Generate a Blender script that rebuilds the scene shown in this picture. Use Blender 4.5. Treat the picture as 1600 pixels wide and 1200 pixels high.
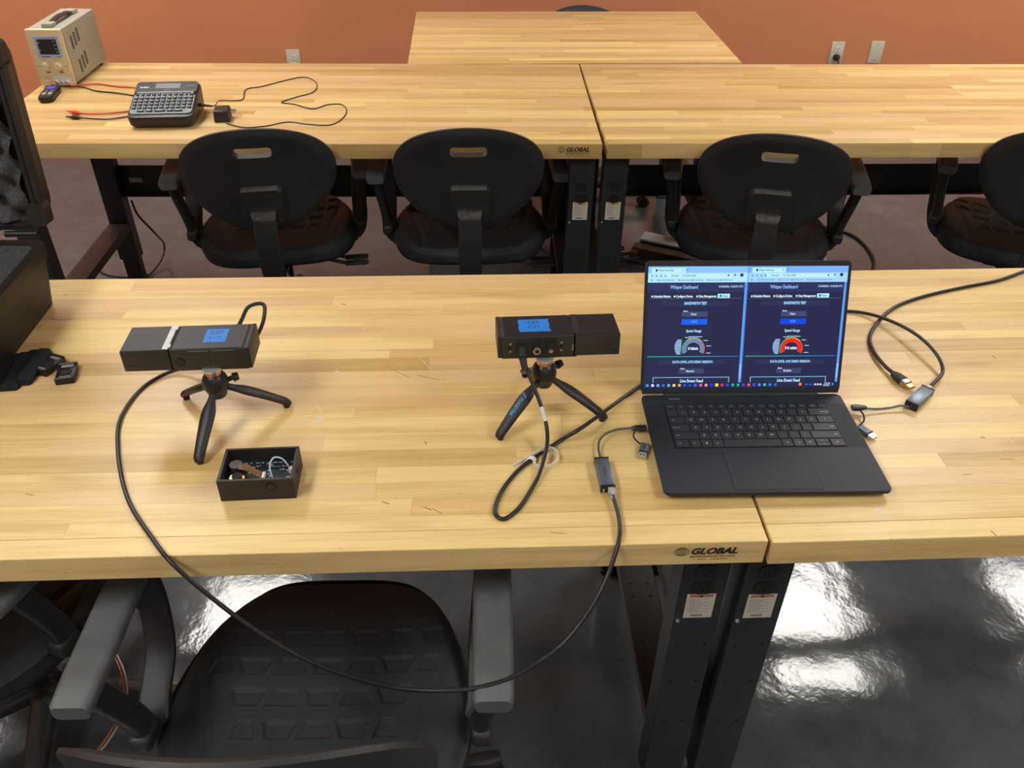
import bpy, bmesh, math, random
from mathutils import Vector, Matrix, Euler
rnd = random.Random(7)
PI = math.pi
S = bpy.context.scene
COL = S.collection
for o in list(bpy.data.objects): bpy.data.objects.remove(o)

# ------------------------------------------------------------------ camera, world, exposure
CAM_LOC = Vector((-0.4036, -0.7976, 1.678)); CAM_ROT = Euler((math.radians(53.2477), math.radians(-.5888), math.radians(-2.4051)), 'XYZ'); F_PX = 1318.84
cd = bpy.data.cameras.new('camera'); cd.sensor_width = 36; cd.lens = F_PX / 1600 * 36; cd.clip_start = .02
cam = bpy.data.objects.new('camera', cd); cam.location = CAM_LOC; cam.rotation_euler = CAM_ROT; COL.objects.link(cam); S.camera = cam
S.view_settings.view_transform = 'Standard'; S.view_settings.look = 'None'; S.view_settings.gamma = 1; S.view_settings.use_curve_mapping = False
S.view_settings.exposure = 0.0
w = bpy.data.worlds.new('world'); S.world = w; w.use_nodes = True
w.node_tree.nodes['Background'].inputs[0].default_value = (.8, .9, 1, 1); w.node_tree.nodes['Background'].inputs[1].default_value = .05
LAMP = 21.0                                  # radiance of the ceiling panels
TT = .80                                     # height of the bench tops
CAM_M = CAM_ROT.to_matrix()
def at(x, y, z):                             # photo point -> room point on the level plane z
    d = CAM_M @ Vector(((x - 800) / F_PX, -(y - 600) / F_PX, -1)); return CAM_LOC + d * ((z - CAM_LOC.z) / d.z)
def tp(x, y, h=0): return at(x, y, TT + h)
def aty(x, y, Y):
    d = CAM_M @ Vector(((x - 800) / F_PX, -(y - 600) / F_PX, -1)); return CAM_LOC + d * ((Y - CAM_LOC.y) / d.y)

# ------------------------------------------------------------------ materials
def lin(c):
    if isinstance(c, str):
        c = [int(c[i:i + 2], 16) / 255 for i in (0, 2, 4)]
        c = [(v / 12.92 if v <= .04045 else ((v + .055) / 1.055) ** 2.4) for v in c]
    return (c[0], c[1], c[2], 1)
class NT:
    def __init__(s, name):
        s.m = bpy.data.materials.new(name); s.m.use_nodes = True; s.t = s.m.node_tree; s.b = s.t.nodes['Principled BSDF']
    def n(s, typ, **k):
        nd = s.t.nodes.new(typ)
        for a, v in k.items():
            if a == 'i':
                for q, val in v.items():
                    if hasattr(val, 'links') or isinstance(val, bpy.types.NodeSocket): s.t.links.new(val, nd.inputs[q])
                    else: nd.inputs[q].default_value = val
            else: setattr(nd, a, v)
        return nd
    def l(s, a, b): s.t.links.new(a, b)
    def math(s, op, a, b=None, c=None):
        i = {0: a}
        if b is not None: i[1] = b
        if c is not None: i[2] = c
        return s.n('ShaderNodeMath', operation=op, i=i).outputs[0]
    def mix(s, f, a, b, typ='MIX'):
        nd = s.n('ShaderNodeMix', data_type='RGBA', blend_type=typ)
        for idx, v in ((0, f), (6, a), (7, b)):
            if isinstance(v, bpy.types.NodeSocket): s.l(v, nd.inputs[idx])
            else: nd.inputs[idx].default_value = v
        return nd.outputs[2]
    def noise(s, vec, scale, detail=3, rough=.5): return s.n('ShaderNodeTexNoise', i={'Vector': vec, 'Scale': scale, 'Detail': detail, 'Roughness': rough}).outputs[0]
    def obj(s): return s.n('ShaderNodeTexCoord').outputs['Object']
    def ramp(s, f, stops):
        nd = s.n('ShaderNodeValToRGB', i={0: f}); e = nd.color_ramp.elements
        while len(e) < len(stops): e.new(.5)
        for k, (p, c) in enumerate(stops): e[k].position = p; e[k].color = c
        return nd.outputs[0]
    def bump(s, h, st, dist=.01): s.l(s.n('ShaderNodeBump', i={'Strength': st, 'Distance': dist, 'Height': h}).outputs[0], s.b.inputs['Normal'])
def mat(name, col, rough=.5, metal=0, var=.12, nscale=30, bump=0, bscale=400, coat=0, emit=0, spec=.5, trans=0, ior=1.45):
    t = NT(name); c = lin(col); o = t.obj()
    f = t.noise(o, nscale)
    lo = tuple(v * (1 - var) for v in c[:3]) + (1,); hi = tuple(min(1, v * (1 + var)) for v in c[:3]) + (1,)
    cc = t.ramp(f, [(.3, lo), (.7, hi)]); t.l(cc, t.b.inputs['Base Color'])
    t.b.inputs['Roughness'].default_value = rough; t.b.inputs['Metallic'].default_value = metal
    t.b.inputs['Specular IOR Level'].default_value = spec; t.b.inputs['Coat Weight'].default_value = coat
    t.b.inputs['Transmission Weight'].default_value = trans; t.b.inputs['IOR'].default_value = ior
    if emit: t.l(cc, t.b.inputs['Emission Color']); t.b.inputs['Emission Strength'].default_value = emit
    if bump: t.bump(t.noise(o, bscale, 2), bump, .001)
    return t.m
PALE, MID, TAN = (.78, .575, .250, 1), (.63, .425, .168, 1), (.44, .270, .095, 1)
def wood(name, block=False):
    t = NT(name); o = t.obj()
    if block:
        sx = t.n('ShaderNodeSeparateXYZ', i={0: o})
        row = t.math('FLOOR', t.math('DIVIDE', sx.outputs[1], .0346))
        wn = t.n('ShaderNodeTexWhiteNoise', noise_dimensions='1D', i={'W': row}).outputs[0]
        L = t.math('MULTIPLY_ADD', wn, .5, .35)
        colu = t.math('FLOOR', t.math('DIVIDE', t.math('MULTIPLY_ADD', wn, 7.3, sx.outputs[0]), L))
        cv = t.n('ShaderNodeCombineXYZ', i={0: row, 1: colu}).outputs[0]
        w2 = t.n('ShaderNodeTexWhiteNoise', noise_dimensions='3D', i={'Vector': cv})
        tone, seed = w2.outputs[0], w2.outputs[1]
        off = t.n('ShaderNodeVectorMath', operation='SCALE', i={0: seed, 'Scale': 9.0}).outputs[0]
    else:
        oi = t.n('ShaderNodeObjectInfo'); sc = t.n('ShaderNodeSeparateColor', i={0: oi.outputs['Color']})
        tone = sc.outputs[0]
        off = t.n('ShaderNodeCombineXYZ', i={0: t.math('MULTIPLY', sc.outputs[1], 37.), 1: t.math('MULTIPLY', sc.outputs[2], 53.), 2: sc.outputs[1]}).outputs[0]
    p = t.n('ShaderNodeVectorMath', operation='ADD', i={0: o, 1: off}).outputs[0]
    def st(x, y): return t.n('ShaderNodeVectorMath', operation='MULTIPLY', i={0: p, 1: (x, y, y)}).outputs[0]
    g1 = t.noise(st(1.6, 26), 1.5, 4, .6); g2 = t.noise(st(6, 170), 2.2, 3, .6); g3 = t.noise(st(2.2, 9), 1.3, 2)
    v = t.math('ADD', t.math('MULTIPLY', tone, .78), t.math('ADD', t.math('MULTIPLY', t.math('SUBTRACT', g1, .5), 1.25), t.math('MULTIPLY', t.math('SUBTRACT', g2, .5), .55)))
    c = t.ramp(v, [(0, PALE), (.42, MID), (1, TAN)])
    hue = t.n('ShaderNodeSeparateColor', i={0: seed}).outputs[1] if block else sc.outputs[2]
    c = t.mix(t.math('MULTIPLY', t.math('GREATER_THAN', hue, .62), .45), c, (.63, .40, .225, 1))
    streak = t.ramp(g3, [(.63, (0, 0, 0, 1)), (.76, (1, 1, 1, 1))])
    c = t.mix(t.math('MULTIPLY', t.math('MULTIPLY', streak, g1), .7), c, (.30, .155, .055, 1))
    fl = t.ramp(t.noise(st(14, 60), 3.5, 2), [(.70, (0, 0, 0, 1)), (.78, (1, 1, 1, 1))])
    c = t.mix(t.math('MULTIPLY', fl, .35), c, (.25, .12, .045, 1))
    wear = t.ramp(t.noise(o, 3.1, 5, .75), [(.60, (0, 0, 0, 1)), (.72, (1, 1, 1, 1))])
    c = t.mix(t.math('MULTIPLY', wear, .25), c, (.72, .56, .36, 1))
    t.l(c, t.b.inputs['Base Color'])
    r = t.math('MULTIPLY_ADD', t.noise(o, 7, 5, .7), .22, .24); t.l(r, t.b.inputs['Roughness'])
    t.b.inputs['Specular IOR Level'].default_value = .32
    t.bump(t.math('ADD', g2, t.noise(o, 5, 3)), .06, .002)
    return t.m
M = {}
M['stave'] = wood('maple_stave'); M['block'] = wood('maple_block', True)
def floor_mat():
    t = NT('polished_concrete'); o = t.obj()
    a = t.noise(o, 1.1, 6, .62); b = t.noise(o, 14, 4, .6)
    v = t.math('ADD', t.math('MULTIPLY', a, .8), t.math('MULTIPLY', b, .25))
    c = t.ramp(v, [(.36, (.050, .055, .060, 1)), (.56, (.086, .093, .100, 1)), (.72, (.130, .139, .147, 1))])
    t.l(c, t.b.inputs['Base Color'])
    sp = t.ramp(t.noise(o, 130, 2), [(.26, (1, 1, 1, 1)), (.30, (0, 0, 0, 1))])
    t.l(t.math('MULTIPLY_ADD', sp, .3, t.math('MULTIPLY_ADD', t.noise(o, 2.3, 4, .7), .16, .03)), t.b.inputs['Roughness'])
    h = t.math('ADD', t.math('MULTIPLY', t.noise(o, 2.6, 3, .6), 1.0), t.math('MULTIPLY', t.noise(o, 70, 2), .05))
    t.bump(h, .22, .02); t.b.inputs['Specular IOR Level'].default_value = .62
    return t.m
M['floor'] = floor_mat()
M['wall'] = mat('terracotta_paint', (.60, .225, .105), .62, var=.03, nscale=2, bump=.12, bscale=260)
M['wall2'] = mat('cream_paint', (.70, .66, .60), .7, var=.03, nscale=2)
M['ceil'] = mat('ceiling_deck', (.27, .27, .27), .9, var=.05, nscale=60)
M['lamp'] = mat('lamp_diffuser', (1, .97, .92), .5, var=.0, emit=LAMP)
M['lampframe'] = mat('white_enamel', (.8, .8, .78), .4, var=.02)
M['steel'] = mat('black_powder_coat', (.022, .023, .026), .42, var=.12, nscale=9, bump=.25, bscale=700)
M['steel2'] = mat('charcoal_foot_steel', (.018, .018, .019), .45, var=.1)
M['brownsteel'] = mat('brown_black_stretcher', (.030, .024, .022), .45, var=.12, nscale=12)
M['dark'] = mat('dark_hole', (.004, .004, .004), .7, var=.05)
M['plast'] = mat('chair_black_plastic', (.026, .026, .027), .42, var=.1, nscale=14, bump=.5, bscale=900)
M['seat'] = mat('seat_black_polyurethane', (.031, .035, .039), .52, var=.08, nscale=10, bump=.45, bscale=1100, spec=.22)
M['pad'] = mat('armrest_grey_black_skin', (.105, .110, .114), .36, var=.16, nscale=18, bump=.6, bscale=1200)
M['ledge'] = mat('lit_grey_plastic', (.10, .10, .10), .4, var=.2, nscale=60)  # paler than the chair shell: light caught on the ledge top, put into colour
M['worn'] = mat('worn_bright_steel', (.42, .41, .39), .38, metal=.9, var=.35, nscale=90)
M['chrome'] = mat('nickel', (.60, .59, .57), .3, metal=.6, var=.08)
M['rubber'] = mat('cable_rubber', (.014, .014, .014), .36, var=.15, nscale=60)
M['rubber2'] = mat('matte_rubber', (.016, .016, .017), .6, var=.15, nscale=60)
M['legrub'] = mat('tripod_rubberised', (.017, .018, .020), .40, var=.1, nscale=40, bump=.2, bscale=1500)
M['braid'] = mat('grey_braid', (.10, .095, .09), .5, var=.85, nscale=900)
M['lap'] = mat('graphite_aluminium', (.022, .027, .034), .5, metal=.1, var=.05, nscale=4, spec=.35)
M['lapdark'] = mat('graphite_speaker_mesh', (.017, .020, .025), .6, metal=.1, var=.1, nscale=1500)
M['keycap'] = mat('black_keycap', (.024, .028, .034), .5, var=.05)
M['bezel'] = mat('black_glass', (.028, .030, .034), .25, var=.05)
M['devtop'] = mat('device_anodised_grey', (.018, .021, .026), .44, metal=.1, spec=.3, var=.07, nscale=6, bump=.05, bscale=300)
M['dev'] = mat('device_black_nylon', (.018, .0175, .017), .48, var=.12, nscale=30, bump=.3, bscale=900)
M['devside'] = mat('device_brown_black', (.028, .025, .022), .46, var=.12, nscale=30, bump=.2, bscale=900)
M['silver_and_glare'] = mat('silver_trim_and_glare', (.30, .31, .31), .42, metal=.5, var=.08)  # real silver parts; also the painted glare on the B1 latch
M['tape'] = mat('blue_masking_tape', (.014, .20, .66), .55, var=.06, nscale=120, bump=.2, bscale=900)
M['ink'] = mat('navy_marker_ink', (.012, .03, .11), .6, var=.05)
M['copper'] = mat('copper_trim', (.62, .30, .20), .3, metal=.9, var=.1)
M['gold'] = mat('gold_plate', (.80, .50, .14), .28, metal=1, var=.12)
M['box'] = mat('black_printed_box', (.020, .018, .016), .5, var=.1, nscale=50, bump=.3, bscale=600)
M['pcb'] = mat('black_circuit_board', (.006, .010, .018), .5, var=.2)
M['flex'] = mat('brown_flex', (.18, .095, .04), .3, var=.2, nscale=40)
M['white'] = mat('white_plastic', (.70, .69, .64), .45, var=.04)
M['wire'] = mat('pale_blue_wire', (.50, .60, .75), .4, var=.04)
M['tie'] = mat('translucent_white_nylon', (.74, .72, .64), .35, var=.04)
M['adapt'] = mat('blue_grey_aluminium', (.16, .20, .25), .38, metal=.6, var=.06, nscale=9)
M['clear'] = mat('clear_plastic', (.85, .85, .83), .15, var=.02, trans=.65, ior=1.2)
M['contact'] = mat('yellow_green_jack', (.45, .48, .10), .4, var=.2)
M['beige'] = mat('cream_instrument_plastic', (.66, .55, .34), .45, var=.04, nscale=6)
M['psu'] = mat('grey_green_painted_steel', (.36, .36, .29), .42, var=.04, nscale=6, bump=.15, bscale=900)
M['psub'] = mat('pale_blue_panel', (.36, .46, .66), .35, var=.03)
M['blk'] = mat('plain_black_plastic', (.013, .013, .014), .38, var=.12, nscale=30)
M['brick'] = mat('brown_black_plastic', (.026, .021, .017), .4, var=.12, nscale=40)
M['printer'] = mat('label_printer_slate', (.16, .185, .205), .42, var=.06, nscale=12)
M['lcd'] = mat('lcd_grey', (.16, .16, .16), .35, var=.12, nscale=60)
M['red'] = mat('red_lead', (.62, .045, .015), .4, var=.05)
M['foam'] = mat('charcoal_foam', (.062, .064, .066), .95, var=.35, nscale=240, bump=1, bscale=420, spec=.2)
M['case'] = mat('black_case_resin', (.017, .016, .015), .5, var=.12, nscale=30, bump=.5, bscale=700)
M['cloth'] = mat('navy_black_webbing', (.016, .018, .024), .75, var=.2, nscale=220, bump=.6, bscale=900, spec=.25)
M['plate'] = mat('almond_wall_plate', (.56, .53, .40), .45, var=.03)
M['recep'] = mat('ivory_receptacle', (.70, .66, .52), .4, var=.03)
M['alu'] = mat('brushed_aluminium', (.44, .47, .49), .5, metal=.15, var=.15, nscale=14)
M['oak'] = mat('dark_brown_timber', (.07, .045, .032), .5, var=.25, nscale=30)
M['taupe'] = mat('taupe_floor_strip', (.26, .225, .205), .45, var=.06, nscale=12)
M['sheath'] = mat('clear_cable_sheath', (.55, .56, .55), .18, var=.1, trans=.5)
M['copperwire'] = mat('copper_strand', (.75, .33, .16), .3, metal=.9, var=.15, nscale=200)
M['burn'] = mat('branded_ink', (.022, .013, .008), .7, var=.25, nscale=300)
M['burn2'] = mat('faded_ink', (.16, .085, .035), .7, var=.25, nscale=300)
M['cyan'] = mat('light_blue_print', (.08, .38, .62), .5, var=.03)
def attr_mat(name, emit):
    t = NT(name); a = t.n('ShaderNodeAttribute', attribute_name='ink').outputs['Color']
    if emit:
        t.l(a, t.b.inputs['Emission Color']); t.b.inputs['Emission Strength'].default_value = emit
        t.b.inputs['Base Color'].default_value = (.004, .004, .005, 1); t.b.inputs['Roughness'].default_value = .25; t.b.inputs['Specular IOR Level'].default_value = .3
    else:
        f = t.noise(t.obj(), 300); t.l(t.mix(t.math('MULTIPLY', f, .12), a, (.1, .1, .1, 1)), t.b.inputs['Base Color']); t.b.inputs['Roughness'].default_value = .5
    return t.m
M['screen'] = attr_mat('screen_pixels', 1.0); M['print'] = attr_mat('flat_print', 0)

# ------------------------------------------------------------------ building blocks
def obj(name, me, m=None, parent=None, smooth=True, angle=35):
    o = bpy.data.objects.new(name, me); COL.objects.link(o); o.parent = parent
    if m is not None:
        me.materials.clear(); me.materials.append(M[m] if isinstance(m, str) else m)
    if smooth and me.polygons and not me.get('done'):
        me.polygons.foreach_set('use_smooth', [True] * len(me.polygons)); me.set_sharp_from_angle(angle=math.radians(angle)); me['done'] = 1
    return o
class B:
    def __init__(s): s.b = bmesh.new()
    def _xf(s, vs, Mx):
        for v in vs: v.co = Mx @ v.co
    def box(s, c, size, bev=0, seg=2, rot=None, taper=None):
        r = bmesh.ops.create_cube(s.b, size=1); vs = r['verts']
        for v in vs:
            k = 1
            if taper and v.co.z > 0: k = taper
            v.co = Vector((v.co.x * size[0] * k, v.co.y * size[1] * k, v.co.z * size[2]))
        if bev:
            es = list({e for v in vs for e in v.link_edges})
            r = bmesh.ops.bevel(s.b, geom=es, offset=bev, segments=seg, affect='EDGES', profile=.5); vs = list({v for f in r['faces'] for v in f.verts} | {v for v in vs if v.is_valid})
        Mx = Matrix.Translation(Vector(c)) @ (rot.to_matrix().to_4x4() if isinstance(rot, Euler) else (rot if rot is not None else Matrix.Identity(4)))
        s._xf(vs, Mx); return s
    def rings(s, rings, close=True, cap=True, loop=False):
        R = [[s.b.verts.new(p) for p in r] for r in rings]; n = len(R[0])
        for i in range(len(R) - (0 if loop else 1)):
            a, b = R[i], R[(i + 1) % len(R)]
            for k in range(n if close else n - 1):
                s.b.faces.new((a[k], a[(k + 1) % n], b[(k + 1) % n], b[k]))
        if cap and not loop and close:
            s.b.faces.new(list(reversed(R[0]))); s.b.faces.new(R[-1])
        return s
    def cyl(s, p0, p1, r0, r1=None, n=16, prof=None):
        p0, p1 = Vector(p0), Vector(p1); d = (p1 - p0); q = d.to_track_quat('Z', 'Y').to_matrix(); r1 = r0 if r1 is None else r1
        pr = prof or [(0, r0), (1, r1)]
        s.rings([[p0 + d * t + q @ Vector((r * math.cos(a), r * math.sin(a), 0)) for a in [2 * PI * k / n for k in range(n)]] for t, r in pr]); return s
    def tube(s, pts, r, n=8, sub=6, flat=None):
        P = smooth_path(pts, sub); s.rings(sweep(P, r, n, flat)); return s
    def loft(s, secs):                      # secs: (centre, halfwidth a, halfheight b); swept along the centres
        P = [Vector(c) for c, a, b in secs]; fr = frames(P); n = 14
        s.rings([[p + f[0] * (secs[i][1] * math.cos(t)) + f[1] * (secs[i][2] * math.sin(t)) for t in [2 * PI * k / n for k in range(n)]] for i, (p, f) in enumerate(zip(P, fr))]); return s
    def prism(s, poly, z0, z1, Mx=None):
        a = [s.b.verts.new((x, y, z0)) for x, y in poly]; b = [s.b.verts.new((x, y, z1)) for x, y in poly]; n = len(poly)
        s.b.faces.new(list(reversed(a))); s.b.faces.new(b)
        for k in range(n): s.b.faces.new((a[k], a[(k + 1) % n], b[(k + 1) % n], b[k]))
        if Mx is not None: s._xf(a + b, Mx)
        return s
    def sphere(s, c, r, sc=(1, 1, 1), u=20, v=12):
        r_ = bmesh.ops.create_uvsphere(s.b, u_segments=u, v_segments=v, radius=r)['verts']
        for q in r_: q.co = Vector((q.co.x * sc[0], q.co.y * sc[1], q.co.z * sc[2])) + Vector(c)
        return s
    def mesh(s, name='m'):
        bmesh.ops.recalc_face_normals(s.b, faces=s.b.faces); me = bpy.data.meshes.new(name); s.b.to_mesh(me); s.b.free(); return me
    def done(s, name, m, parent=None, smooth=True, angle=35): return obj(name, s.mesh(name), m, parent, smooth, angle)
def smooth_path(pts, sub=6):
    P = [Vector(p) for p in pts]
    if len(P) < 3: return P
    out = []
    Q = [P[0] * 2 - P[1]] + P + [P[-1] * 2 - P[-2]]
    for i in range(1, len(Q) - 2):
        a, b, c, d = Q[i - 1:i + 3]
        t0 = 0; t1 = t0 + max(1e-6, (b - a).length) ** .5; t2 = t1 + max(1e-6, (c - b).length) ** .5; t3 = t2 + max(1e-6, (d - c).length) ** .5
        for k in range(sub):
            t = t1 + (t2 - t1) * k / sub
            A1 = a * ((t1 - t) / (t1 - t0)) + b * ((t - t0) / (t1 - t0)); A2 = b * ((t2 - t) / (t2 - t1)) + c * ((t - t1) / (t2 - t1)); A3 = c * ((t3 - t) / (t3 - t2)) + d * ((t - t2) / (t3 - t2))
            B1 = A1 * ((t2 - t) / (t2 - t0)) + A2 * ((t - t0) / (t2 - t0)); B2 = A2 * ((t3 - t) / (t3 - t1)) + A3 * ((t - t1) / (t3 - t1))
            out.append(B1 * ((t2 - t) / (t2 - t1)) + B2 * ((t - t1) / (t2 - t1)))
    return out + [P[-1]]
def frames(P):
    T = [(P[min(i + 1, len(P) - 1)] - P[max(i - 1, 0)]).normalized() for i in range(len(P))]
    u = Vector((0, 0, 1)).cross(T[0]); u = u.normalized() if u.length > 1e-3 else Vector((1, 0, 0)); out = []
    for t in T:
        u = (u - t * u.dot(t)).normalized(); out.append((u, t.cross(u)))
    return out
def sweep(P, r, n=8, flat=None):
    a, b = (r, r) if flat is None else flat
    return [[p + f[0] * (a * math.cos(t)) + f[1] * (b * math.sin(t)) for t in [2 * PI * k / n for k in range(n)]] for p, f in zip(P, frames(P))]
def rrect(w_, h_, r, n=5, cx=0, cy=0):
    out = []
    for sx, sy, a0 in ((1, 1, 0), (-1, 1, PI / 2), (-1, -1, PI), (1, -1, 1.5 * PI)):
        for k in range(n + 1):
            a = a0 + PI / 2 * k / n; out.append((cx + sx * (w_ / 2 - r) + r * math.cos(a), cy + sy * (h_ / 2 - r) + r * math.sin(a)))
    return out
def apply_mods(o):
    dg = bpy.context.evaluated_depsgraph_get(); me = bpy.data.meshes.new_from_object(o.evaluated_get(dg)); old = o.data
    o.modifiers.clear(); o.data = me; return o
def cut(o, cutter):
    md = o.modifiers.new('cut', 'BOOLEAN'); md.object = cutter; md.solver = 'EXACT'; md.operation = 'DIFFERENCE'
    apply_mods(o); bpy.data.objects.remove(cutter)
    me = o.data; me.polygons.foreach_set('use_smooth', [True] * len(me.polygons)); me.set_sharp_from_angle(angle=math.radians(35)); me['done'] = 1
def text_mesh(s, size, bold=0, shear=0, align='CENTER', spacing=1.0):
    cu = bpy.data.curves.new('t', 'FONT'); cu.body = s; cu.size = size; cu.align_x = align; cu.align_y = 'CENTER'; cu.offset = bold * size; cu.shear = shear; cu.space_character = spacing
    cu.resolution_u = 3
    o = bpy.data.objects.new('t', cu); COL.objects.link(o); dg = bpy.context.evaluated_depsgraph_get(); dg.update()
    me = bpy.data.meshes.new_from_object(o.evaluated_get(dg)); bpy.data.objects.remove(o); return me
class Flat:                                  # flat print: coloured polygons in the xy plane, each layer a hair above the last
    def __init__(s, eps=.00008): s.v, s.f, s.c, s.eps = [], [], [], eps
    def poly(s, pts, col, layer=0):
        i = len(s.v); col = lin(col)
        for k, p in enumerate(pts): s.v.append((p[0], p[1], layer * s.eps)); s.c.append(col if not isinstance(col, list) else col[k])
        s.f.append(tuple(range(i, i + len(pts)))); return s
    def rect(s, x0, y0, x1, y1, col, layer=0, col2=None):
        s.poly([(x0, y0), (x1, y0), (x1, y1), (x0, y1)], col, layer)
        if col2 is not None: s.c[-3] = s.c[-2] = lin(col2)
        return s
    def disc(s, x, y, r, col, layer=0, n=16, ry=None): return s.poly([(x + r * math.cos(2 * PI * k / n), y + (ry or r) * math.sin(2 * PI * k / n)) for k in range(n)], col, layer)
    def arc(s, x, y, r0, r1, a0, a1, cols, layer=0, n=24):
        for k in range(n):
            t0, t1 = a0 + (a1 - a0) * k / n, a0 + (a1 - a0) * (k + 1) / n
            col = cols(k / n) if callable(cols) else cols
            s.poly([(x + r0 * math.cos(t0), y + r0 * math.sin(t0)), (x + r1 * math.cos(t0), y + r1 * math.sin(t0)), (x + r1 * math.cos(t1), y + r1 * math.sin(t1)), (x + r0 * math.cos(t1), y + r0 * math.sin(t1))], col, layer)
        return s
    def text(s, t, x, y, size, col, layer=1, align='CENTER', bold=0, rot=0, width=None, shear=0):
        me = text_mesh(t, size, bold, shear, align); i = len(s.v); c_, s_ = math.cos(rot), math.sin(rot); k = 1
        if width and me.vertices:
            xs = [v.co.x for v in me.vertices]; k = width / max(1e-6, max(xs) - min(xs))
        for v in me.vertices: a, b = v.co.x * k, v.co.y; s.v.append((x + a * c_ - b * s_, y + a * s_ + b * c_, layer * s.eps)); s.c.append(lin(col))
        for p in me.polygons: s.f.append(tuple(i + q for q in p.vertices))
        bpy.data.meshes.remove(me); return s
    def line(s, pts, wd, col, layer=1):
        for (x0, y0), (x1, y1) in zip(pts, pts[1:]):
            d = Vector((x1 - x0, y1 - y0)); 
            if d.length < 1e-7: continue
            d.normalize(); n = Vector((-d.y, d.x)) * wd / 2; e = d * wd / 2
            s.poly([(x0 - e.x + n.x, y0 - e.y + n.y), (x0 - e.x - n.x, y0 - e.y - n.y), (x1 + e.x - n.x, y1 + e.y - n.y), (x1 + e.x + n.x, y1 + e.y + n.y)], col, layer)
        return s
    def done(s, name, parent, Mx=None, m='print'):
        me = bpy.data.meshes.new(name); me.from_pydata(s.v, [], s.f)
        at_ = me.attributes.new('ink', 'FLOAT_COLOR', 'POINT'); at_.data.foreach_set('color', [q for c in s.c for q in c])
        o = obj(name, me, m, parent, smooth=False)
        if Mx is not None: o.matrix_local = Mx
        return o
def thing(name, label, cat, loc=(0, 0, 0), rz=0, group=None):
    o = bpy.data.objects.new(name, None); COL.objects.link(o); o.empty_display_size = .05; o.location = loc; o.rotation_euler = (0, 0, rz)
    return tag(o, label, cat, group)
def tag(o, label, cat, group=None):
    o['label'] = label; o['category'] = cat
    if group: o['group'] = group
    return o
def struct(o): o['kind'] = 'structure'; return o
def stuff(o): o['kind'] = 'stuff'; return o
def copy_tree(o, parent=None):
    c = o.copy(); COL.objects.link(c); c.parent = parent
    for ch in list(o.children): copy_tree(ch, c)
    return c
def place(loc, rz=0, rx=0, ry=0): return Matrix.Translation(Vector(loc)) @ Euler((rx, ry, rz)).to_matrix().to_4x4()

# ------------------------------------------------------------------ the room
X0, X1, Y0, Y1, H = -4.6, 4.6, -4.2, 3.80, 2.80
struct(B().box(((X0 + X1) / 2, (Y0 + Y1) / 2, -.05), (X1 - X0 + .4, Y1 - Y0 + .4, .1)).done('floor', 'floor'))
struct(B().box(((X0 + X1) / 2, (Y0 + Y1) / 2, H + .05), (X1 - X0 + .4, Y1 - Y0 + .4, .1)).done('ceiling', 'ceil'))
struct(B().box(((X0 + X1) / 2, Y1 + .05, H / 2), (X1 - X0, .1, H)).done('wall_back', 'wall'))
struct(B().box(((X0 + X1) / 2, Y0 - .05, H / 2), (X1 - X0, .1, H)).done('wall_front', 'wall2'))
struct(B().box((X0 - .05, (Y0 + Y1) / 2, H / 2), (.1, Y1 - Y0, H)).done('wall_left', 'wall'))
struct(B().box((X1 + .05, (Y0 + Y1) / 2, H / 2), (.1, Y1 - Y0, H)).done('wall_right', 'wall2'))
struct(B().box(((X0 + X1) / 2, Y1 - .006, .05), (X1 - X0, .012, .1), .003).done('baseboard_back', 'blk'))
LIGHTS = [(-1.85, 2.42, 'above the power supply'), (1.66, 2.42, 'above the outlet with a plug'), (3.42, 2.42, 'nearest the right wall'), (-3.6, 2.42, 'nearest the left wall'), (-1.85, -.75, 'above the open hard case'), (1.66, -.75, 'in front of the laptop, right'), (-.1, -2.7, 'furthest behind the camera')]
for lx, ly, lw in LIGHTS:
    q_ = .55 if ly < -2 else 1.0                 # the rearmost panel is a short one
    t = thing('ceiling_light', 'white rectangular ceiling light panel ' + lw, 'ceiling light', (lx, ly, H), 0, 'ceiling lights')
    f = B()
    for sx in (-1, 1): f.box((sx * .315, 0, -.012), (.03, 1.26 * q_, .024))
    for sy in (-1, 1): f.box((0, sy * .615 * q_, -.012), (.6, .03, .024))
    f.done('frame', 'lampframe', t)
    for sx in (-1, 1): B().box((sx * .148, 0, -.008), (.276, 1.2 * q_, .006)).done('diffuser', 'lamp', t)
    B().box((0, 0, -.012), (.02, 1.2 * q_, .02)).done('centre_bar', 'lampframe', t)

# ------------------------------------------------------------------ workbenches
DEP, THK = .762, .0445
def tone(): return min(1, max(0, rnd.gauss(.34, .27)))
def globe_logo(root, x, y, z, s=1.0):
    b = Flat()
    b.text('GLOBAL', .012, 0, .0165, 'x' if 0 else (.018, .011, .007), 1, bold=.045, shear=.3, width=.066)
    for k in range(-3, 4): b.line([(-.0335 - .0105 * math.cos(k * .42), .0098 * math.sin(k * .42)), (-.0335 + .0105 * math.cos(k * .42), .0098 * math.sin(k * .42))], .0005, (.02, .012, .008), 1)
    for ex in (1, .62, .22): b.line([(-.0335 + .0105 * ex * math.cos(2 * PI * k / 20), .0068 * math.sin(2 * PI * k / 20)) for k in range(21)], .0006, (.02, .012, .008), 1)
    b.text('globalindustrial.com', .012, -.0098, .0066, (.045, .025, .012), 1, bold=.01, width=.064)
    b.text('1 800', -.006, -.0158, .0045, (.24, .13, .06), 1, width=.018)
    for k in range(6): b.rect(.010 + k * .0042, -.0172, .0125 + k * .0042, -.0146, (.27, .15, .07), 1)
    b.done('brand_lettering', root, place((x, y, z), 0, PI / 2))
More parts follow.
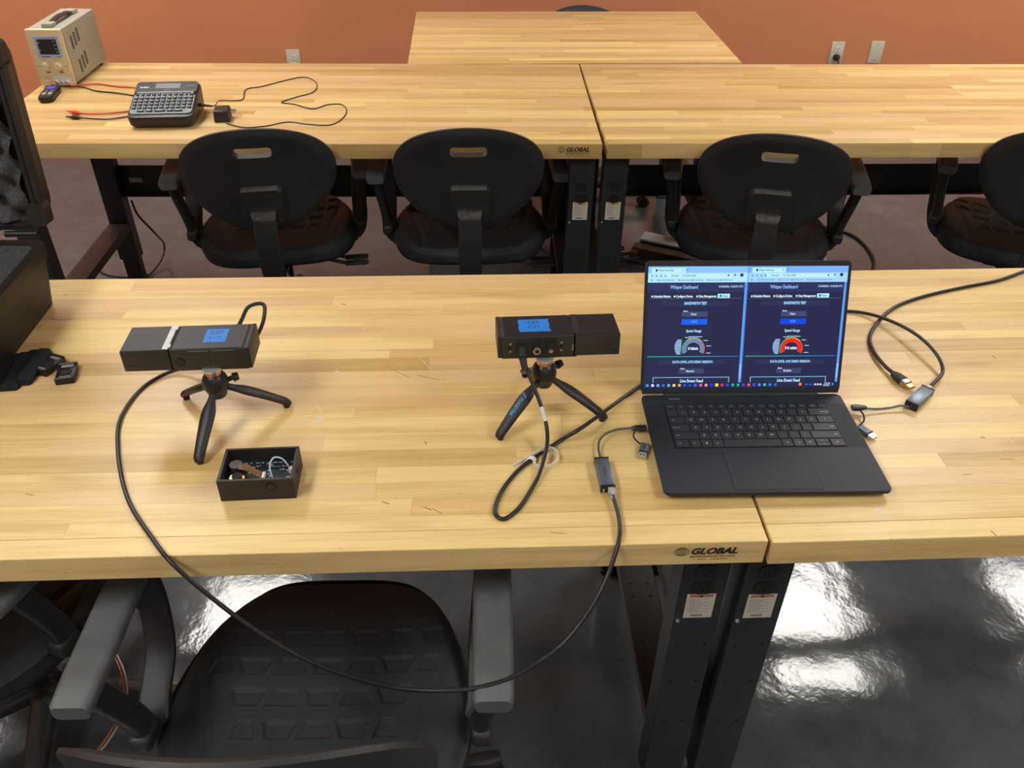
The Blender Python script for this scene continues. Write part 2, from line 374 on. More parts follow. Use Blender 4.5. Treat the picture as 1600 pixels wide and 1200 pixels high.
def bench(label, loc, yaw, xa, xb, staves, dep=DEP, logo=None, out=None, oz=0, ins=(.062, .064), group='butcher block workbenches'):
    r = thing('workbench', label, 'workbench', loc, yaw, group)
    zt = TT
    if staves:
        core = B().box(((xa + xb) / 2, dep / 2 + .018, zt - .0335), (xb - xa - .002, dep - .036, THK * 2 - .067)).done('tabletop', 'block', r)
        y = 0; row = 0
        while y < dep - .004:
            wd = .036 if row == 0 else rnd.choice((.029, .033, .036, .040)); wd = min(wd, dep - y)
            if dep - y - wd < .02: wd = dep - y
            x = xa - rnd.random() * .4
            if row == 0: x = xa
            while x < xb:
                L = rnd.uniform(.32, 1.05) if row else 9
                a, b_ = max(x, xa), min(x + L, xb); x += L
                if b_ - a < .05: 
                    if b_ >= xb - 1e-6: a = max(xa, b_ - .05)
                    else: continue
                th = THK if row == 0 else .0225; g = .00012
                st = B().box((0, 0, 0), (b_ - a - 2 * g, wd - 2 * g, th), .0009 if row == 0 else 0, 1).done('stave', 'stave', core, smooth=(row == 0))
                st.location = ((a + b_) / 2, y + wd / 2, zt - th / 2 - rnd.random() * .00008)
                st.color = (tone() if row else .12, rnd.random(), rnd.random(), 1)
            y += wd; row += 1
    else:
        core = B().box(((xa + xb) / 2, dep / 2, zt - THK / 2), (xb - xa, dep, THK), .002, 2).done('tabletop', 'block', r)
    if logo: globe_logo(r, logo[0], -.0004, logo[1])
    zb = zt - THK - .002
    ends = [(xa + ins[0], -1), (xb - ins[1], 1)]
    for ex, sgn in ends:
        for yy, front in ((.035, 1), (dep - .135, 0)):
            lg = B()
            lg.box((ex, yy + .002, (zb + .10) / 2), (.072, .004, zb - .10), .001, 1)
            for s_ in (-1, 1): lg.box((ex + s_ * .0345, yy + .027, (zb + .10) / 2), (.003, .05, zb - .10))
            leg = lg.done('leg', 'steel', r)
            ft = B().box((ex, yy + .026, .155), (.060, .040, .29), .002, 1).box((ex, yy + .026, .006), (.07, .05, .012), .002, 1).done('foot', 'steel2', leg)
            hs = B()
            for hx, hz in ((-.022, .52), (.022, .52), (-.022, .42), (.022, .42), (-.018, .3), (.018, .3)): hs.cyl((ex + hx, yy + .001, hz), (ex + hx, yy - .0006, hz), .0032, n=10)
            for hz in (.062, .034): hs.cyl((ex, yy + .0065, hz), (ex, yy + .0055, hz), .006, n=10)
            stuff(hs.done('bolt_hole', 'dark', leg))
            if out and front and (out == 'both' or (out == 'right') == (sgn > 0)):
                for k in range(2):
                    oz_ = .698 - k * .0365 + oz
                    rc = B().prism(rrect(.034, .028, .011), 0, .002, place((ex, yy + .0005, oz_), 0, PI / 2)).done('receptacle', 'blk', leg)
                    s2 = B()
                    for sx in (-.0064, .0064): s2.box((ex + sx, yy - .0018, oz_ + .004), (.0022, .0006, .0075))
                    s2.cyl((ex, yy - .0015, oz_ - .006), (ex, yy - .0021, oz_ - .006), .0025, n=10)
                    stuff(s2.done('receptacle_slot', 'dark', leg))
                fl = Flat(); W2, H2 = .0225, .0285
                fl.rect(-W2, -H2, W2, H2, (.60, .56, .50)); fl.rect(-W2 * .8, H2 * .72, W2 * .8, H2 * .93, (.42, .16, .06) if oz == 0 else (.5, .36, .06), 1)
                fl.disc(0, H2 * .8, .0028, (.01, .01, .01), 2, 12)
                for k in range(13):
                    yy2 = H2 * (.55 - k * .088)
                    fl.line([(-W2 * .78, yy2), (-W2 * .78 + W2 * rnd.uniform(.7, .95), yy2)], .0008, (.22, .2, .18), 1)
                    if k % 3 == 0: fl.line([(W2 * .05, yy2), (W2 * .6, yy2)], .0008, (.22, .2, .18), 1)
                fl.rect(-W2 * .5, -H2 * .88, W2 * .35, -H2 * .7, (.25, .22, .2), 1)
                fl.done('safety_label', leg, place((ex, yy - .0006, .619 + oz * .95), 0, PI / 2))
                B().cyl((ex - .03, yy, .585 + oz), (ex - .03, yy - .003, .585 + oz), .003, n=10).done('screw', 'chrome', leg)
        bm_ = B().box((ex, dep / 2 - .04, .238), (.074, dep - .2, .032), .002, 1)
        sb = bm_.done('side_stretcher', 'brownsteel', r)
        h2 = B()
        for k, yy in enumerate((.20, .235, .35, .385, .5)):
            for hx in (-.018, .018): h2.cyl((ex + hx, yy, .2535), (ex + hx, yy, .2548), .0036, n=10)
        stuff(h2.done('bolt_hole', 'dark', sb))
        B().box((ex, dep / 2 - .02, zb - .016), (.07, dep - .14, .03), .002, 1).done('top_rail', 'steel', r)
    rs = B().box(((xa + xb) / 2, dep - .085, .405), (xb - xa - .19, .006, .112), .001, 1).box(((xa + xb) / 2, dep - .098, .352), (xb - xa - .19, .03, .006)).done('rear_stringer', 'steel', r)
    fl = Flat(); fl.rect(-.024, -.010, .024, .010, (.30, .27, .24)); fl.rect(-.02, -.004, .006, .004, (.42, .38, .34), 1); fl.done('maker_plate', rs, place((xa + .150, dep - .0888, .405), 0, PI / 2))
    return r
FL = bench('long butcher block workbench carrying the laptop, tripods and black case', (0, 0, 0), 0, -1.829, -.002, True, logo=(-.089, .7825), out='right')
FR = bench('front right butcher block workbench holding the loose video cable', (.0035, -.0036, 0), .0069, 0, 1.829, True, out='left', ins=(.025, .064))
BL = bench('rear left butcher block workbench carrying the power supply and label printer', (-.0388, 1.4981, 0), -.0171, -1.775, -.004, False, logo=(-.086, .783), out='right', oz=-.042, ins=(.064, .048))
BR = bench('bare butcher block workbench in the rear row on the right', (-.0285, 1.4981, 0), -.0054, 0, 1.829, False, out='left', oz=-.042, ins=(.037, .064))
TH = bench('short butcher block workbench pushed up behind the rear row', (-.0388, 2.272, 0), .0065, -.595, .598, False, dep=.748)

# ------------------------------------------------------------------ task chairs
def smst(a, b, x): t = min(1, max(0, (x - a) / (b - a))); return t * t * (3 - 2 * t)
ROWS = [(.091, (-.179, -.118, -.057, .003, .062, .122, .181)), (.036, (-.170, -.117, -.057, .002, .062, .119, .172)), (-.021, (-.116, -.058, .002, .059, .118)), (-.077, (-.110, -.057, 0, .058, .110))]
TRAP = []
for ri, (ry, xs) in enumerate(ROWS):
    for k, x in enumerate(xs):
        half = (k in (0, len(xs) - 1)) and ri in (1, 3)
        TRAP.append((x, ry, .016 if half else .0235, 1 if (k + ri) % 2 == 0 else -1, ri))
def squircle(u, v, n):
    r = max(abs(u), abs(v))
    if r < 1e-9: return 0, 0
    a = abs(u) / r; b = abs(v) / r; L = math.hypot(a, b); c_, s_ = a / L, b / L
    R_ = (c_ ** n + s_ ** n) ** (-1 / n)
    return math.copysign(r * c_ * R_, u), math.copysign(r * s_ * R_, v)
def seat_mesh():
    n, m = 230, 220; V = []; Fc = []
    for j in range(m + 1):
        for i in range(n + 1):
            u, v = 2 * i / n - 1, 2 * j / m - 1
            x, y = squircle(u, v, 3.9)
            hw = .243 * (1 - .24 * smst(-.2, 1, y) - .05 * smst(-.3, -1, y) if 1 else 1)
            X, Y = x * hw, y * .240 + .008
            mm = max(abs(u), abs(v))
            z = .462 + .014 * (X / .24) ** 2 - .022 * smst(.35, 1, y) - .006 * smst(-.2, -.9, y) - .022 * smst(.86, 1, mm) ** 2 * (1)
            for (tx, ty, thw, s_, ri) in TRAP:
                dx, dy = X - tx, Y - ty
                if abs(dy) < .016 and abs(dx) < .03:
                    ins = min(.0155 - abs(dy), thw + s_ * dy * .35 - abs(dx)); z -= (.0042 - (.001 if ri == 0 else 0)) * smst(0, .0035, ins)
            for sx in (-1, 1):              # the two curved side creases
                cx = sx * (.150 + .045 * smst(-.18, .08, Y)); d = abs(X - cx)
                if d < .016 and Y < .07: z -= .004 * (1 - smst(0, .016, d)) * smst(.07, .03, Y) if 0 else .004 * (1 - smst(0, .016, d)) * (1 - smst(.03, .07, Y))
            V.append((X, Y, z))
    for j in range(m):
        for i in range(n): a = j * (n + 1) + i; Fc.append((a, a + 1, a + n + 2, a + n + 1))
    ring = [i for i in range(n + 1)] + [j * (n + 1) + n for j in range(1, m + 1)] + [m * (n + 1) + i for i in range(n - 1, -1, -1)] + [j * (n + 1) for j in range(m - 1, 0, -1)]
    prev = ring
    for sc, z in ((1.004, .425), (.985, .408), (.90, .402)):
        cur = []
        for q in ring: cur.append(len(V)); V.append((V[q][0] * sc, V[q][1] * sc, z))
        for k in range(len(ring)): k2 = (k + 1) % len(ring); Fc.append((prev[k2], prev[k], cur[k], cur[k2]))
        prev = cur
    Fc.append(tuple(reversed(prev)))
    me = bpy.data.meshes.new('seat'); me.from_pydata(V, [], Fc); me.update(); return me
def back_mesh():
    n, m = 44, 36; V = []; Fc = []; ids = {}
    def pt(u, v, side):
        x, z = squircle(u, v, 2.02)
        X = x * (.212 + .006 * z); Z = z * .158
        rr = max(abs(u), abs(v)); th = .0125 * math.sqrt(max(0, 1 - smst(.80, 1, rr) ** 2 * .92))
        yc = .046 * (X / .21) ** 2 - .016 * (Z / .158) ** 2 + .012
        return (X, yc + (th if side else -th), Z)
    for side in (0, 1):
        for j in range(m + 1):
            for i in range(n + 1):
                u, v = 2 * i / n - 1, 2 * j / m - 1
                ids[(side, i, j)] = len(V); V.append(pt(u, v, side))
        for j in range(m):
            for i in range(n):
                f = (ids[(side, i, j)], ids[(side, i + 1, j)], ids[(side, i + 1, j + 1)], ids[(side, i, j + 1)]); Fc.append(f if not side else tuple(reversed(f)))
    rg = [(i, 0) for i in range(n)] + [(n, j) for j in range(m)] + [(i, m) for i in range(n, 0, -1)] + [(0, j) for j in range(m, 0, -1)]
    for k in range(len(rg)):
        a, b = rg[k], rg[(k + 1) % len(rg)]; Fc.append((ids[(0,) + b], ids[(0,) + a], ids[(1,) + a], ids[(1,) + b]))
    me = bpy.data.meshes.new('backrest'); me.from_pydata(V, [], Fc); me.update(); return me
def make_chair():
    r = thing('task_chair', 'x', 'chair')
    obj('seat', seat_mesh(), 'seat', r, angle=60)
    bk = obj('backrest', back_mesh(), 'plast', r, angle=50)
    ct = B().prism(rrect(.100, .031, .012), -.2, .2, place((0, 0, .088), 0, PI / 2)).done('cutter', 'plast'); cut(bk, ct)
    LEAN = place((0, -.345, .735), 0, math.radians(9)); bk.matrix_local = LEAN
    hb = B()                                 # housing that takes the back bar, standing proud of the shell
    hb.rings([[Vector((x * k, y, z)) for x, z in rrect(.125, .115, .02, cy=-.070)] for y, k in ((.012, 1.0), (-.012, .95), (-.026, .86))])
    h = hb.done('back_housing', 'plast', bk)
    B().box((0, -.020, -.013), (.098, .020, .006), .002, 2).done('housing_ledge', 'ledge', bk)
    B().rings([[Vector((x, y, z)) for x, y, z in ((-.034 * k, -.0365, zz), (.034 * k, -.0365, zz), (.034 * k, -.010, zz), (-.034 * k, -.010, zz))] for k, zz in ((1, -.082), (.95, -.098), (.5, -.124), (.4, -.15))]).done('worn_bracket', 'worn', bk)
    P = [(0, -.362, .625), (0, -.368, .56), (0, -.362, .48), (0, -.338, .425), (0, -.29, .395), (0, -.2, .385), (0, -.06, .385)]
    B().rings([[p + f[0] * a + f[1] * b for a, b in rrect(.066 if i < 30 else .05, .020, .006)] for i, (p, f) in enumerate(zip(smooth_path(P, 7), frames(smooth_path(P, 7))))]).done('back_bar', 'plast', r, angle=40)
    B().cyl((0, -.350, .428), (0, -.342, .408), .042, .044, 20).done('bar_collar', 'pad', r)
    B().cyl((.045, -.325, .405), (.085, -.325, .402), .007, n=10).cyl((.085, -.325, .402), (.100, -.325, .402), .013, n=12).done('tilt_knob', 'plast', r)
    mh = B().box((0, -.02, .378), (.17, .22, .046), .01, 2).box((0, 0, .398), (.26, .2, .008), .002, 1).done('tilt_mechanism', 'plast', r)
    for yy, tw in ((-.11, 0), (-.07, 1)):
        B().tube([(.08, yy, .372), (.14, yy - .012, .366), (.20, yy - .02, .352), (.26, yy - .02 - .01 * tw, .345)], .006, 8).box((.235, yy - .02, .350), (.075, .022, .012), .005, 2).done('lever', 'plast', mh)
    B().cyl((0, 0, .21), (0, 0, .37), .017, n=16).cyl((0, 0, .09), (0, 0, .225), .027, .025, n=18).done('gas_cylinder', 'blk', r)
    bs = B().cyl((0, 0, .075), (0, 0, .125), .042, .036, 20)
    for k in range(5):
        a = 2 * PI * k / 5 + .3; d = Vector((math.cos(a), math.sin(a), 0)); n_ = Vector((-d.y, d.x, 0))
        bs.rings([[d * q + n_ * (x * wd) + Vector((0, 0, zc + z * hh)) for x, z in rrect(2, 2, .7, 3)] for q, wd, zc, hh in ((.02, .026, .1, .022), (.16, .022, .09, .017), (.29, .016, .078, .012), (.305, .012, .077, .009))])
    base = bs.done('star_base', 'plast', r)
    cm = None
    for k in range(5):
        a = 2 * PI * k / 5 + .3; d = Vector((math.cos(a), math.sin(a), 0)) * .285
        if cm is None:
            c = B()
            for s_ in (-1, 1): c.cyl((s_ * .006, 0, .026), (s_ * .024, 0, .026), .025, prof=[(0, .022), (.1, .026), (.8, .026), (1, .02)], n=20)
            c.cyl((0, 0, .03), (0, 0, .072), .007, n=10); c.box((0, -.002, .042), (.05, .034, .02), .008, 2); cm = c.mesh('caster')
        o = obj('caster', cm, 'blk', base); o.location = d; o.rotation_euler = (0, 0, a * 1.7)
    for s_ in (-1, 1):
        px = s_ * .277
        ap = B().rings([[Vector((px + x * wx, y, z_ + z)) for x, z in rrect(.058, .026, .011)] for y, wx, z_ in ((-.172, .84, .664), (-.166, .96, .667), (-.12, 1.0, .669), (0, 1.0, .669), (.08, 1.0, .666), (.10, .92, .662))]).done('armrest', 'pad', r, angle=50)
        st = B()
        P = smooth_path([(px, -.13, .655), (px - s_ * .004, -.11, .60), (px - s_ * .014, -.085, .52), (px - s_ * .02, -.075, .468)], 6)
        st.rings([[p + Vector((a, b, 0)) for a, b in rrect(.026, .044, .010)] for p in P])
        st.box((px - s_ * .018, -.082, .466), (.034, .050, .034), .01, 3)
        st.done('arm_strut', 'plast', ap, angle=45)
        P = smooth_path([(px - s_ * .004, .085, .652), (px - s_ * .010, .075, .58), (px - s_ * .016, .04, .51), (px - s_ * .022, -.05, .455), (px - s_ * .04, -.06, .425), (px - s_ * .12, -.05, .404), (s_ * .08, -.04, .402)], 6)
        fr = []
        for i, p in enumerate(P):
            t = (P[min(i + 1, len(P) - 1)] - P[max(i - 1, 0)]).normalized(); u = Vector((1, 0, 0)); u = (u - t * u.dot(t))
            u = u.normalized() if u.length > .55 else (Vector((s_ * .4, .3, 1)) - t * Vector((s_ * .4, .3, 1)).dot(t)).normalized()
            v = t.cross(u); fr.append([p + u * a + v * b for a, b in rrect(.048, .016, .006)])
        B().rings(fr).done('arm_bracket', 'plast', r, angle=45)
        B().cyl((px - s_ * .052, -.055, .398), (px - s_ * .052, -.055, .428), .021, n=14).done('bracket_knob', 'plast', r)
    return r
chair0 = make_chair(); first = True
CH = [('black task chair with embossed seat and hanging cable over its armrest, nearest the camera', -.665, .02, -1.0, 1),
      ('black task chair at the lower left, mostly under the front bench', -1.32, .29, -22, 1),
      ('black task chair tucked in front of the label printer', -1.040, 1.75, 7.5, 1),
      ('black task chair tucked under the rear bench beside the lettered edge', -.423, 1.75, .5, 1),
      ('black task chair standing directly behind the laptop screen', .505, 1.72, -13, .985),
      ('black task chair cut off by the right edge of the picture', 1.375, 1.66, -25, 1),
      ('black task chair just peeking over the far bench, by the wall', .10, 2.90, 181, .864)]
for lb, x, y, rz, sc in CH:
    c = chair0 if first else copy_tree(chair0); first = False
    c.location = (x, y, 0); c.rotation_euler = (0, 0, math.radians(rz)); tag(c, lb, 'chair', 'black task chairs at the workbenches')
    if sc != 1: c.scale = (1, 1, sc)

# ------------------------------------------------------------------ mini tripods and the boxes they carry
def make_tripod(label, foot0, centre, ang0, text=None):
    c = Vector(centre); r = thing('mini_tripod', label, 'tripod', (c.x, c.y, TT), 0, 'tabletop tripods')
    bl = B().sphere((0, 0, .080), .0205, (1, 1, 1.12), 24, 16).cyl((0, 0, .055), (0, 0, .07), .013, .018, 18)
    ball = bl.done('ball_head', 'blk', r)
    B().cyl((0, 0, .098), (0, 0, .107), .0125, .0115, 20).done('collar', 'copper', ball)
    B().cyl((0, 0, .1055), (0, 0, .1085), .0145, n=20).done('mount_plate', 'chrome', ball)
    ka = ang0 + PI * .97
    for k in range(3):
        a = ang0 + 2 * PI * k / 3; d = Vector((math.cos(a), math.sin(a), 0)); up = Vector((0, 0, 1)); n_ = Vector((-d.y, d.x, 0))
        A, Bp = d * .014 + up * .068, d * .1045 + up * .0075
        ax = (Bp - A).normalized(); nz = n_.cross(ax); nz = nz if nz.z > 0 else -nz
        secs = [(0, .0056, .0052), (.07, .0058, .0054), (.14, .0070, .0056), (.24, .0104, .0060), (.33, .0116, .0062), (.45, .0113, .0062), (.65, .0102, .0060), (.85, .0090, .0058), (.96, .0084, .0055), (1.0, .0072, .0048), (1.035, .0040, .0030)]
        bow = lambda t: nz * (.0025 * math.sin(PI * t))
        lg = B().rings([[A + (Bp - A) * t + bow(t) + n_ * (x * a_) + nz * (y * b_) for x, y in [(math.cos(q), math.sin(q)) for q in [2 * PI * z / 16 for z in range(16)]]] for t, a_, b_ in secs]).done('leg', 'legrub', r, angle=60)
        B().cyl(d * .1005 + up * .0001, d * .1005 + up * .006, .0052, .0058, 14).done('rubber_foot', 'rubber2', lg)
        rb = B()
        for q in range(4):
            t = .84 + q * .035; p = A + (Bp - A) * t + bow(t); rb.tube([p + n_ * (.0091 * math.cos(z)) + nz * (.0060 * math.sin(z)) for z in (0.25, .7, 1.2, 1.57, 1.94, 2.44, 2.9)], .00035, 5, 2)
        stuff(rb.done('grip_ridge', 'rubber2', lg))
        if text and k == text:
            f = Flat(); f.text('FUGETEK', .004, 0, .0088, (.05, .36, .66), 1, bold=.02, width=.034)
            f.line([(-.021, -.004), (-.018, .004), (-.0145, .004)], .0014, (.05, .36, .66)); f.line([(-.0195, .0005), (-.0165, .0005)], .0012, (.05, .36, .66))
            p = A + (Bp - A) * .47 + bow(.47) + nz * .0066
            Mx = Matrix(((ax.x, nz.cross(ax).x, nz.x, p.x), (ax.y, nz.cross(ax).y, nz.y, p.y), (ax.z, nz.cross(ax).z, nz.z, p.z), (0, 0, 0, 1)))
            f.done('lettering', lg, Mx)
    kd = Vector((math.cos(.35), math.sin(.35), 0)) if not text else Vector((math.cos(.6), math.sin(.6), 0))
    B().cyl(kd * .018 + Vector((0, 0, .080)), kd * .028 + Vector((0, 0, .082)), .004, n=12).cyl(kd * .027 + Vector((0, 0, .082)), kd * .036 + Vector((0, 0, .083)), .0075, .006, 14).done('locking_knob', 'blk', ball)
    return r
f1, c1 = tp(310, 728), (tp(310, 728) + tp(455, 634) + tp(288, 620)) / 3
make_tripod('small black tripod under the box taped B1, legs spread', f1, c1, math.atan2(f1.y - c1.y, f1.x - c1.x))
f2, c2 = tp(780, 687), (tp(780, 687) + tp(945, 657) + tp(818, 586)) / 3
# leg 0 points right-front, leg 2 (index counts round from there) carries the lettering
f3 = tp(945, 657)
make_tripod('small black tripod under the box taped B5, blue lettering on one leg', f3, c2, math.atan2(f3.y - c2.y, f3.x - c2.x), text=2)
GLY = {'B': [[(0, 0), (0, 1), (.45, 1), (.6, .85), (.6, .68), (.45, .54), (0, .54)], [(.45, .54), (.66, .4), (.66, .15), (.48, 0), (0, 0)]],
       '1': [[(.1, .75), (.32, 1), (.32, 0)], [(.05, 0), (.6, 0)]], '5': [[(.6, 1), (.08, 1), (.05, .58), (.4, .62), (.62, .42), (.6, .16), (.36, 0), (.02, .06)]]}
def make_device(label, loc, rz, rx, ry, txt, trot, tape, silver_and_glare):
    r = thing('radio_module', label, 'electronic device', loc, 0, 'taped black modules on tripods'); r.rotation_euler = (rx, ry, rz)
    L, W_, H_ = .194, .0695, .0375; y0 = -W_ / 2
    body = B().box((-.0340, 0, H_ / 2), (.115, W_, H_), .0016, 2).done('main_body', 'devside', r)
    B().box((-.034, 0, H_ + .0002), (.106, W_ - .004, .0014), .0005, 1).done('top_cover', 'devtop', r)
    B().box((-.0935, 0, H_ / 2 + .0003), (.0075, W_ + .0004, H_ + .0004), .0012, 2).done('end_cap', 'dev', r)
    bat = B().box((.0610, 0, H_ / 2), (.0715, W_ - .0005, H_ - .0005), .0012, 2).done('battery_pack', 'devside', r)
    B().box((.0625, 0, H_ - .0001), (.066, W_ - .003, .0014), .0005, 1).done('battery_cover', 'devtop', bat)
    for sy in (-1, 1): B().box((.083, sy * (W_ / 2 - .0002), .0105), (.015, .0006, .0011)).done('seam_mark', 'dark', bat)
    B().box((.0290, 0, H_ + .0006), (.0095, W_ - .004, .0024), .0006, 1).done('latch_bar', silver_and_glare, bat)
    B().box((.0240, 0, H_ + .0003), (.0055, W_ * .66, .0012)).done('latch_slot', 'dark', bat)
    for sy in (-1, 1): B().box((.0245, sy * W_ * .36, H_ + .001), (.006, .009, .003), .0006, 1).done('latch_tab', silver_and_glare, bat)
    # button side (+y)
    B().cyl((.010, W_ / 2 - .001, H_ * .42), (.010, W_ / 2 + .0012, H_ * .42), .0075, .0075, 24).done('button_ring', 'dark', r)
    B().cyl((.010, W_ / 2, H_ * .42), (.010, W_ / 2 + .0018, H_ * .42), .0058, .0054, 24).done('button', 'dev', r)
    for cx, wd in ((-.020, .032), (-.058, .036)): B().box((cx, W_ / 2 + .0003, H_ * .56), (wd, .0022, H_ * .78), .001, 1).done('raised_panel', 'devside', r)
    # connector side (-y)
    for k, cx in enumerate((-.060, -.0365, -.0145)):
        B().box((cx, y0 + .0002, H_ * .56), (.0205, .0024, H_ * .84), .001, 1).done('port_panel', 'dev', r)
        if k == 0: B().cyl((cx, y0, H_ * .55), (cx, y0 - .006, H_ * .5), .007, .0065, 18).done('cable_port', 'blk', r)
        else:
            cn = B().cyl((cx, y0, H_ * .5), (cx, y0 - .011, H_ * .47), .0078, .0072, 18).done('coaxial_port', 'dev', r)
            B().cyl((cx, y0 - .009, H_ * .475), (cx, y0 - .0125, H_ * .465), .0066, .0062, 18).done('port_ring', 'worn' if k == 1 else 'blk', cn)
            B().cyl((cx, y0 - .0123, H_ * .465), (cx, y0 - .0132, H_ * .463), .0032, n=10).done('port_pin', 'dark' if k == 1 else 'worn', cn)
    for cx in (-.0775, .0035):
        for cz in (.32, .68): B().cyl((cx, y0 + .0005, H_ * cz), (cx, y0 - .0008, H_ * cz), .0018, n=12).done('screw', 'worn', r)
        B().cyl((cx - .001, y0 + .0005, H_ * .5), (cx - .001, y0 - .0014, H_ * .5), .0028, n=12).done('status_port', 'dark', r)
    B().box((.0215, y0 - .0002, H_ * .42), (.002, .0008, H_ * .3)).done('release_clip', 'worn', r)
    B().box((-.031, 0, -.001), (.12, W_ * .96, .003), .001, 1).done('base_plate', 'dev', r)
    tx0, tx1, ty0, ty1 = tape
    pts = [(tx0, ty0), (tx1, ty0)]
    zig = [(0, .0012), (.3, -.0012), (.6, .001), (.8, -.0008), (1, .001)] if txt == 'B5' else [(0, 0), (1, 0)]
    pts = [(tx0 + d, ty0 + (ty1 - ty0) * t) for t, d in reversed(zig)] + [(tx1 + d, ty0 + (ty1 - ty0) * t) for t, d in zig]
    B().prism(pts, H_ + .0009, H_ + .00115).done('tape_label', 'tape', r, smooth=False)
    f = Flat(); hgt = .0205 if txt == 'B1' else .0195
    for k, chh in enumerate(txt):
        for stk in GLY[chh]: f.line([((px_ * .55 - .62 + k * .72) * hgt, (py_ * .8 - .42) * hgt) for px_, py_ in stk], .0012, (.006, .02, .10))
    f.done('marker_lettering', r, place(((tx0 + tx1) / 2, (ty0 + ty1) / 2, H_ + .0012), trot))
    return r
DB1 = make_device('black module with grey top and blue tape marked B1', (-.852, .318, TT + .1075), PI + .03, 0, 0, 'B1', PI / 2, (-.058, -.024, -.020, .017), 'silver_and_glare')  # B1 latch is black like B5's; its silver colour paints in the glare
DB5 = make_device('black module with coaxial ports and blue tape marked B5', (-.276, .334, TT + .1085), .03, math.radians(-4), 0, 'B5', -PI / 2, (-.062, -.013, -.020, .020), 'dev')

# ------------------------------------------------------------------ laptop
LW, LD, LT = .338, .236, .0155
LC = Vector((.0345, .0805, TT)); LROT = -.016
lap = thing('laptop', 'open graphite laptop showing two browser dashboards', 'laptop', LC, LROT)
base = B().rings([[Vector((x, y, z)) for x, y in rrect(LW - 2 * q_, LD - 2 * q_, .009, 5, 0, LD / 2)] for z, q_ in ((.003, .012), (.0045, .009), (LT - .0062, .0005), (LT - .0055, 0), (LT - .0008, 0), (LT, .0007))]).done('base', 'lap', lap)
for sx in (-1, 1):
    for yy in (.03, LD - .03): B().box((sx * .13, yy, .0016), (.05, .01, .0032), .001, 1).done('rubber_foot', 'rubber2', base)
KX0, KX1, KY0, KY1 = -.1345, .1345, .100, .208
B().box((0, (KY0 + KY1) / 2, LT - .0002), (KX1 - KX0 + .004, KY1 - KY0 + .004, .0010), .0004, 1).done('keyboard_well', 'dark', base)
B().box((.0015, .0485, LT - .0001), (.1328, .0868, .0006)).done('touchpad_gap', 'dark', base)
B().box((.0015, .0485, LT + .0001), (.1312, .0852, .0006), .0002, 1).done('touchpad', 'lap', base)
for sx in (-1, 1): B().box((sx * .1525, .1535, LT), (.027, .110, .0004)).done('speaker_grille', 'lapdark', base)
B().box((-.115, LD - .012, LT + .0002), (.018, .0022, .0008), .0003, 1).done('vent_mark', 'silver_and_glare', base)
U = (KX1 - KX0) / 15.0
rows = [[('esc', 1)] + [('F%d' % k, .94) for k in range(1, 13)] + [('prt', .94), ('del', .94), ('', .84)],
        [('`', 1)] + [(c, 1) for c in '1234567890-='] + [('backspace', 2)],
        [('tab', 1.5)] + [(c, 1) for c in 'QWERTYUIOP[]'] + [('\\', 1.5)],
        [('caps lock', 1.75)] + [(c, 1) for c in 'ASDFGHJKL;\''] + [('enter', 2.25)],
        [('shift', 2.3)] + [(c, 1) for c in 'ZXCVBNM,./'] + [('shift', 2.7)],
        [('ctrl', 1.3), ('fn', 1), ('#', 1), ('alt', 1), ('', 5.1), ('alt', 1), ('ctrl', 1), ('<', 1), ('^v', 1.3), ('>', 1.3)]]
hts = [.0125, .0192, .0192, .0192, .0192, .0187]; y = KY1; leg = Flat(.00005); kcache = {}
for rI, row in enumerate(rows):
    tot = sum(q for _, q in row); x = KX0
    for nm, wq in row:
        wd = wq * (KX1 - KX0) / tot; kw, kh = wd - .0022, hts[rI] - .0022; cx, cy = x + wd / 2, y - hts[rI] / 2; x += wd
        subs = [(cx, cy + kh * .26, kw, kh * .47), (cx, cy - kh * .26, kw, kh * .47)] if nm == '^v' else [(cx, cy, kw, kh)]
        for (a, b_, c_, d_) in subs:
            key = (round(c_, 5), round(d_, 5))
            if key not in kcache: kcache[key] = B().box((0, 0, 0), (c_, d_, .0014), .0004, 1).mesh('key')
            k_ = obj('key', kcache[key], 'keycap', base); k_.location = (a, b_, LT + .0009)
        if nm == '#':
            for qx in (-1, 1):
                for qy in (-1, 1): leg.rect(cx + qx * .0009 - .0008, cy + qy * .0009 - .0008, cx + qx * .0009 + .0008, cy + qy * .0009 + .0008, (.5, .5, .5), 1)
        elif nm == '^v': leg.line([(cx - .001, cy + .0042), (cx, cy + .0052), (cx + .001, cy + .0042)], .0004, (.5, .5, .5)); leg.line([(cx - .001, cy - .0042), (cx, cy - .0052), (cx + .001, cy - .0042)], .0004, (.5, .5, .5))
        elif nm: 
            big = len(nm) == 1
            leg.text(nm, cx + (0 if big or rI == 0 else (-kw / 2 + .007) * (1 if x < .05 else -1)), cy, .0062 if big else .0034, (.50, .50, .50), 1, bold=.01)
    y -= hts[rI]
leg.done('key_legends', base, place((0, 0, LT + .00165)))
hinge = B().cyl((-.13, LD + .001, LT - .002), (.13, LD + .001, LT - .002), .0055, n=14).done('hinge', 'lapdark', lap)
LH = .222; TILT = math.radians(22.0)
lid_m = place((0, LD + .002, LT - .001), 0, PI / 2 - TILT)      # lid plane: local x right, y up the lid, +z towards the viewer
def lidrot(): return Matrix.Translation((0, LD + .002, LT - .001)) @ Matrix.Rotation(PI / 2 - TILT, 4, 'X')
lid = B().prism(rrect(LW, LH, .008, 5, 0, LH / 2 + .002), -.006, -.0005).done('lid', 'lap', lap); lid.matrix_local = lidrot()
B().prism(rrect(LW - .0045, LH - .0045, .006, 5, 0, LH / 2 + .002), -.0005, 0).done('bezel', 'bezel', lid)
B().box((0, .0055, .0002), (LW - .004, .009, .0006)).done('lower_bezel', 'lap', lid)
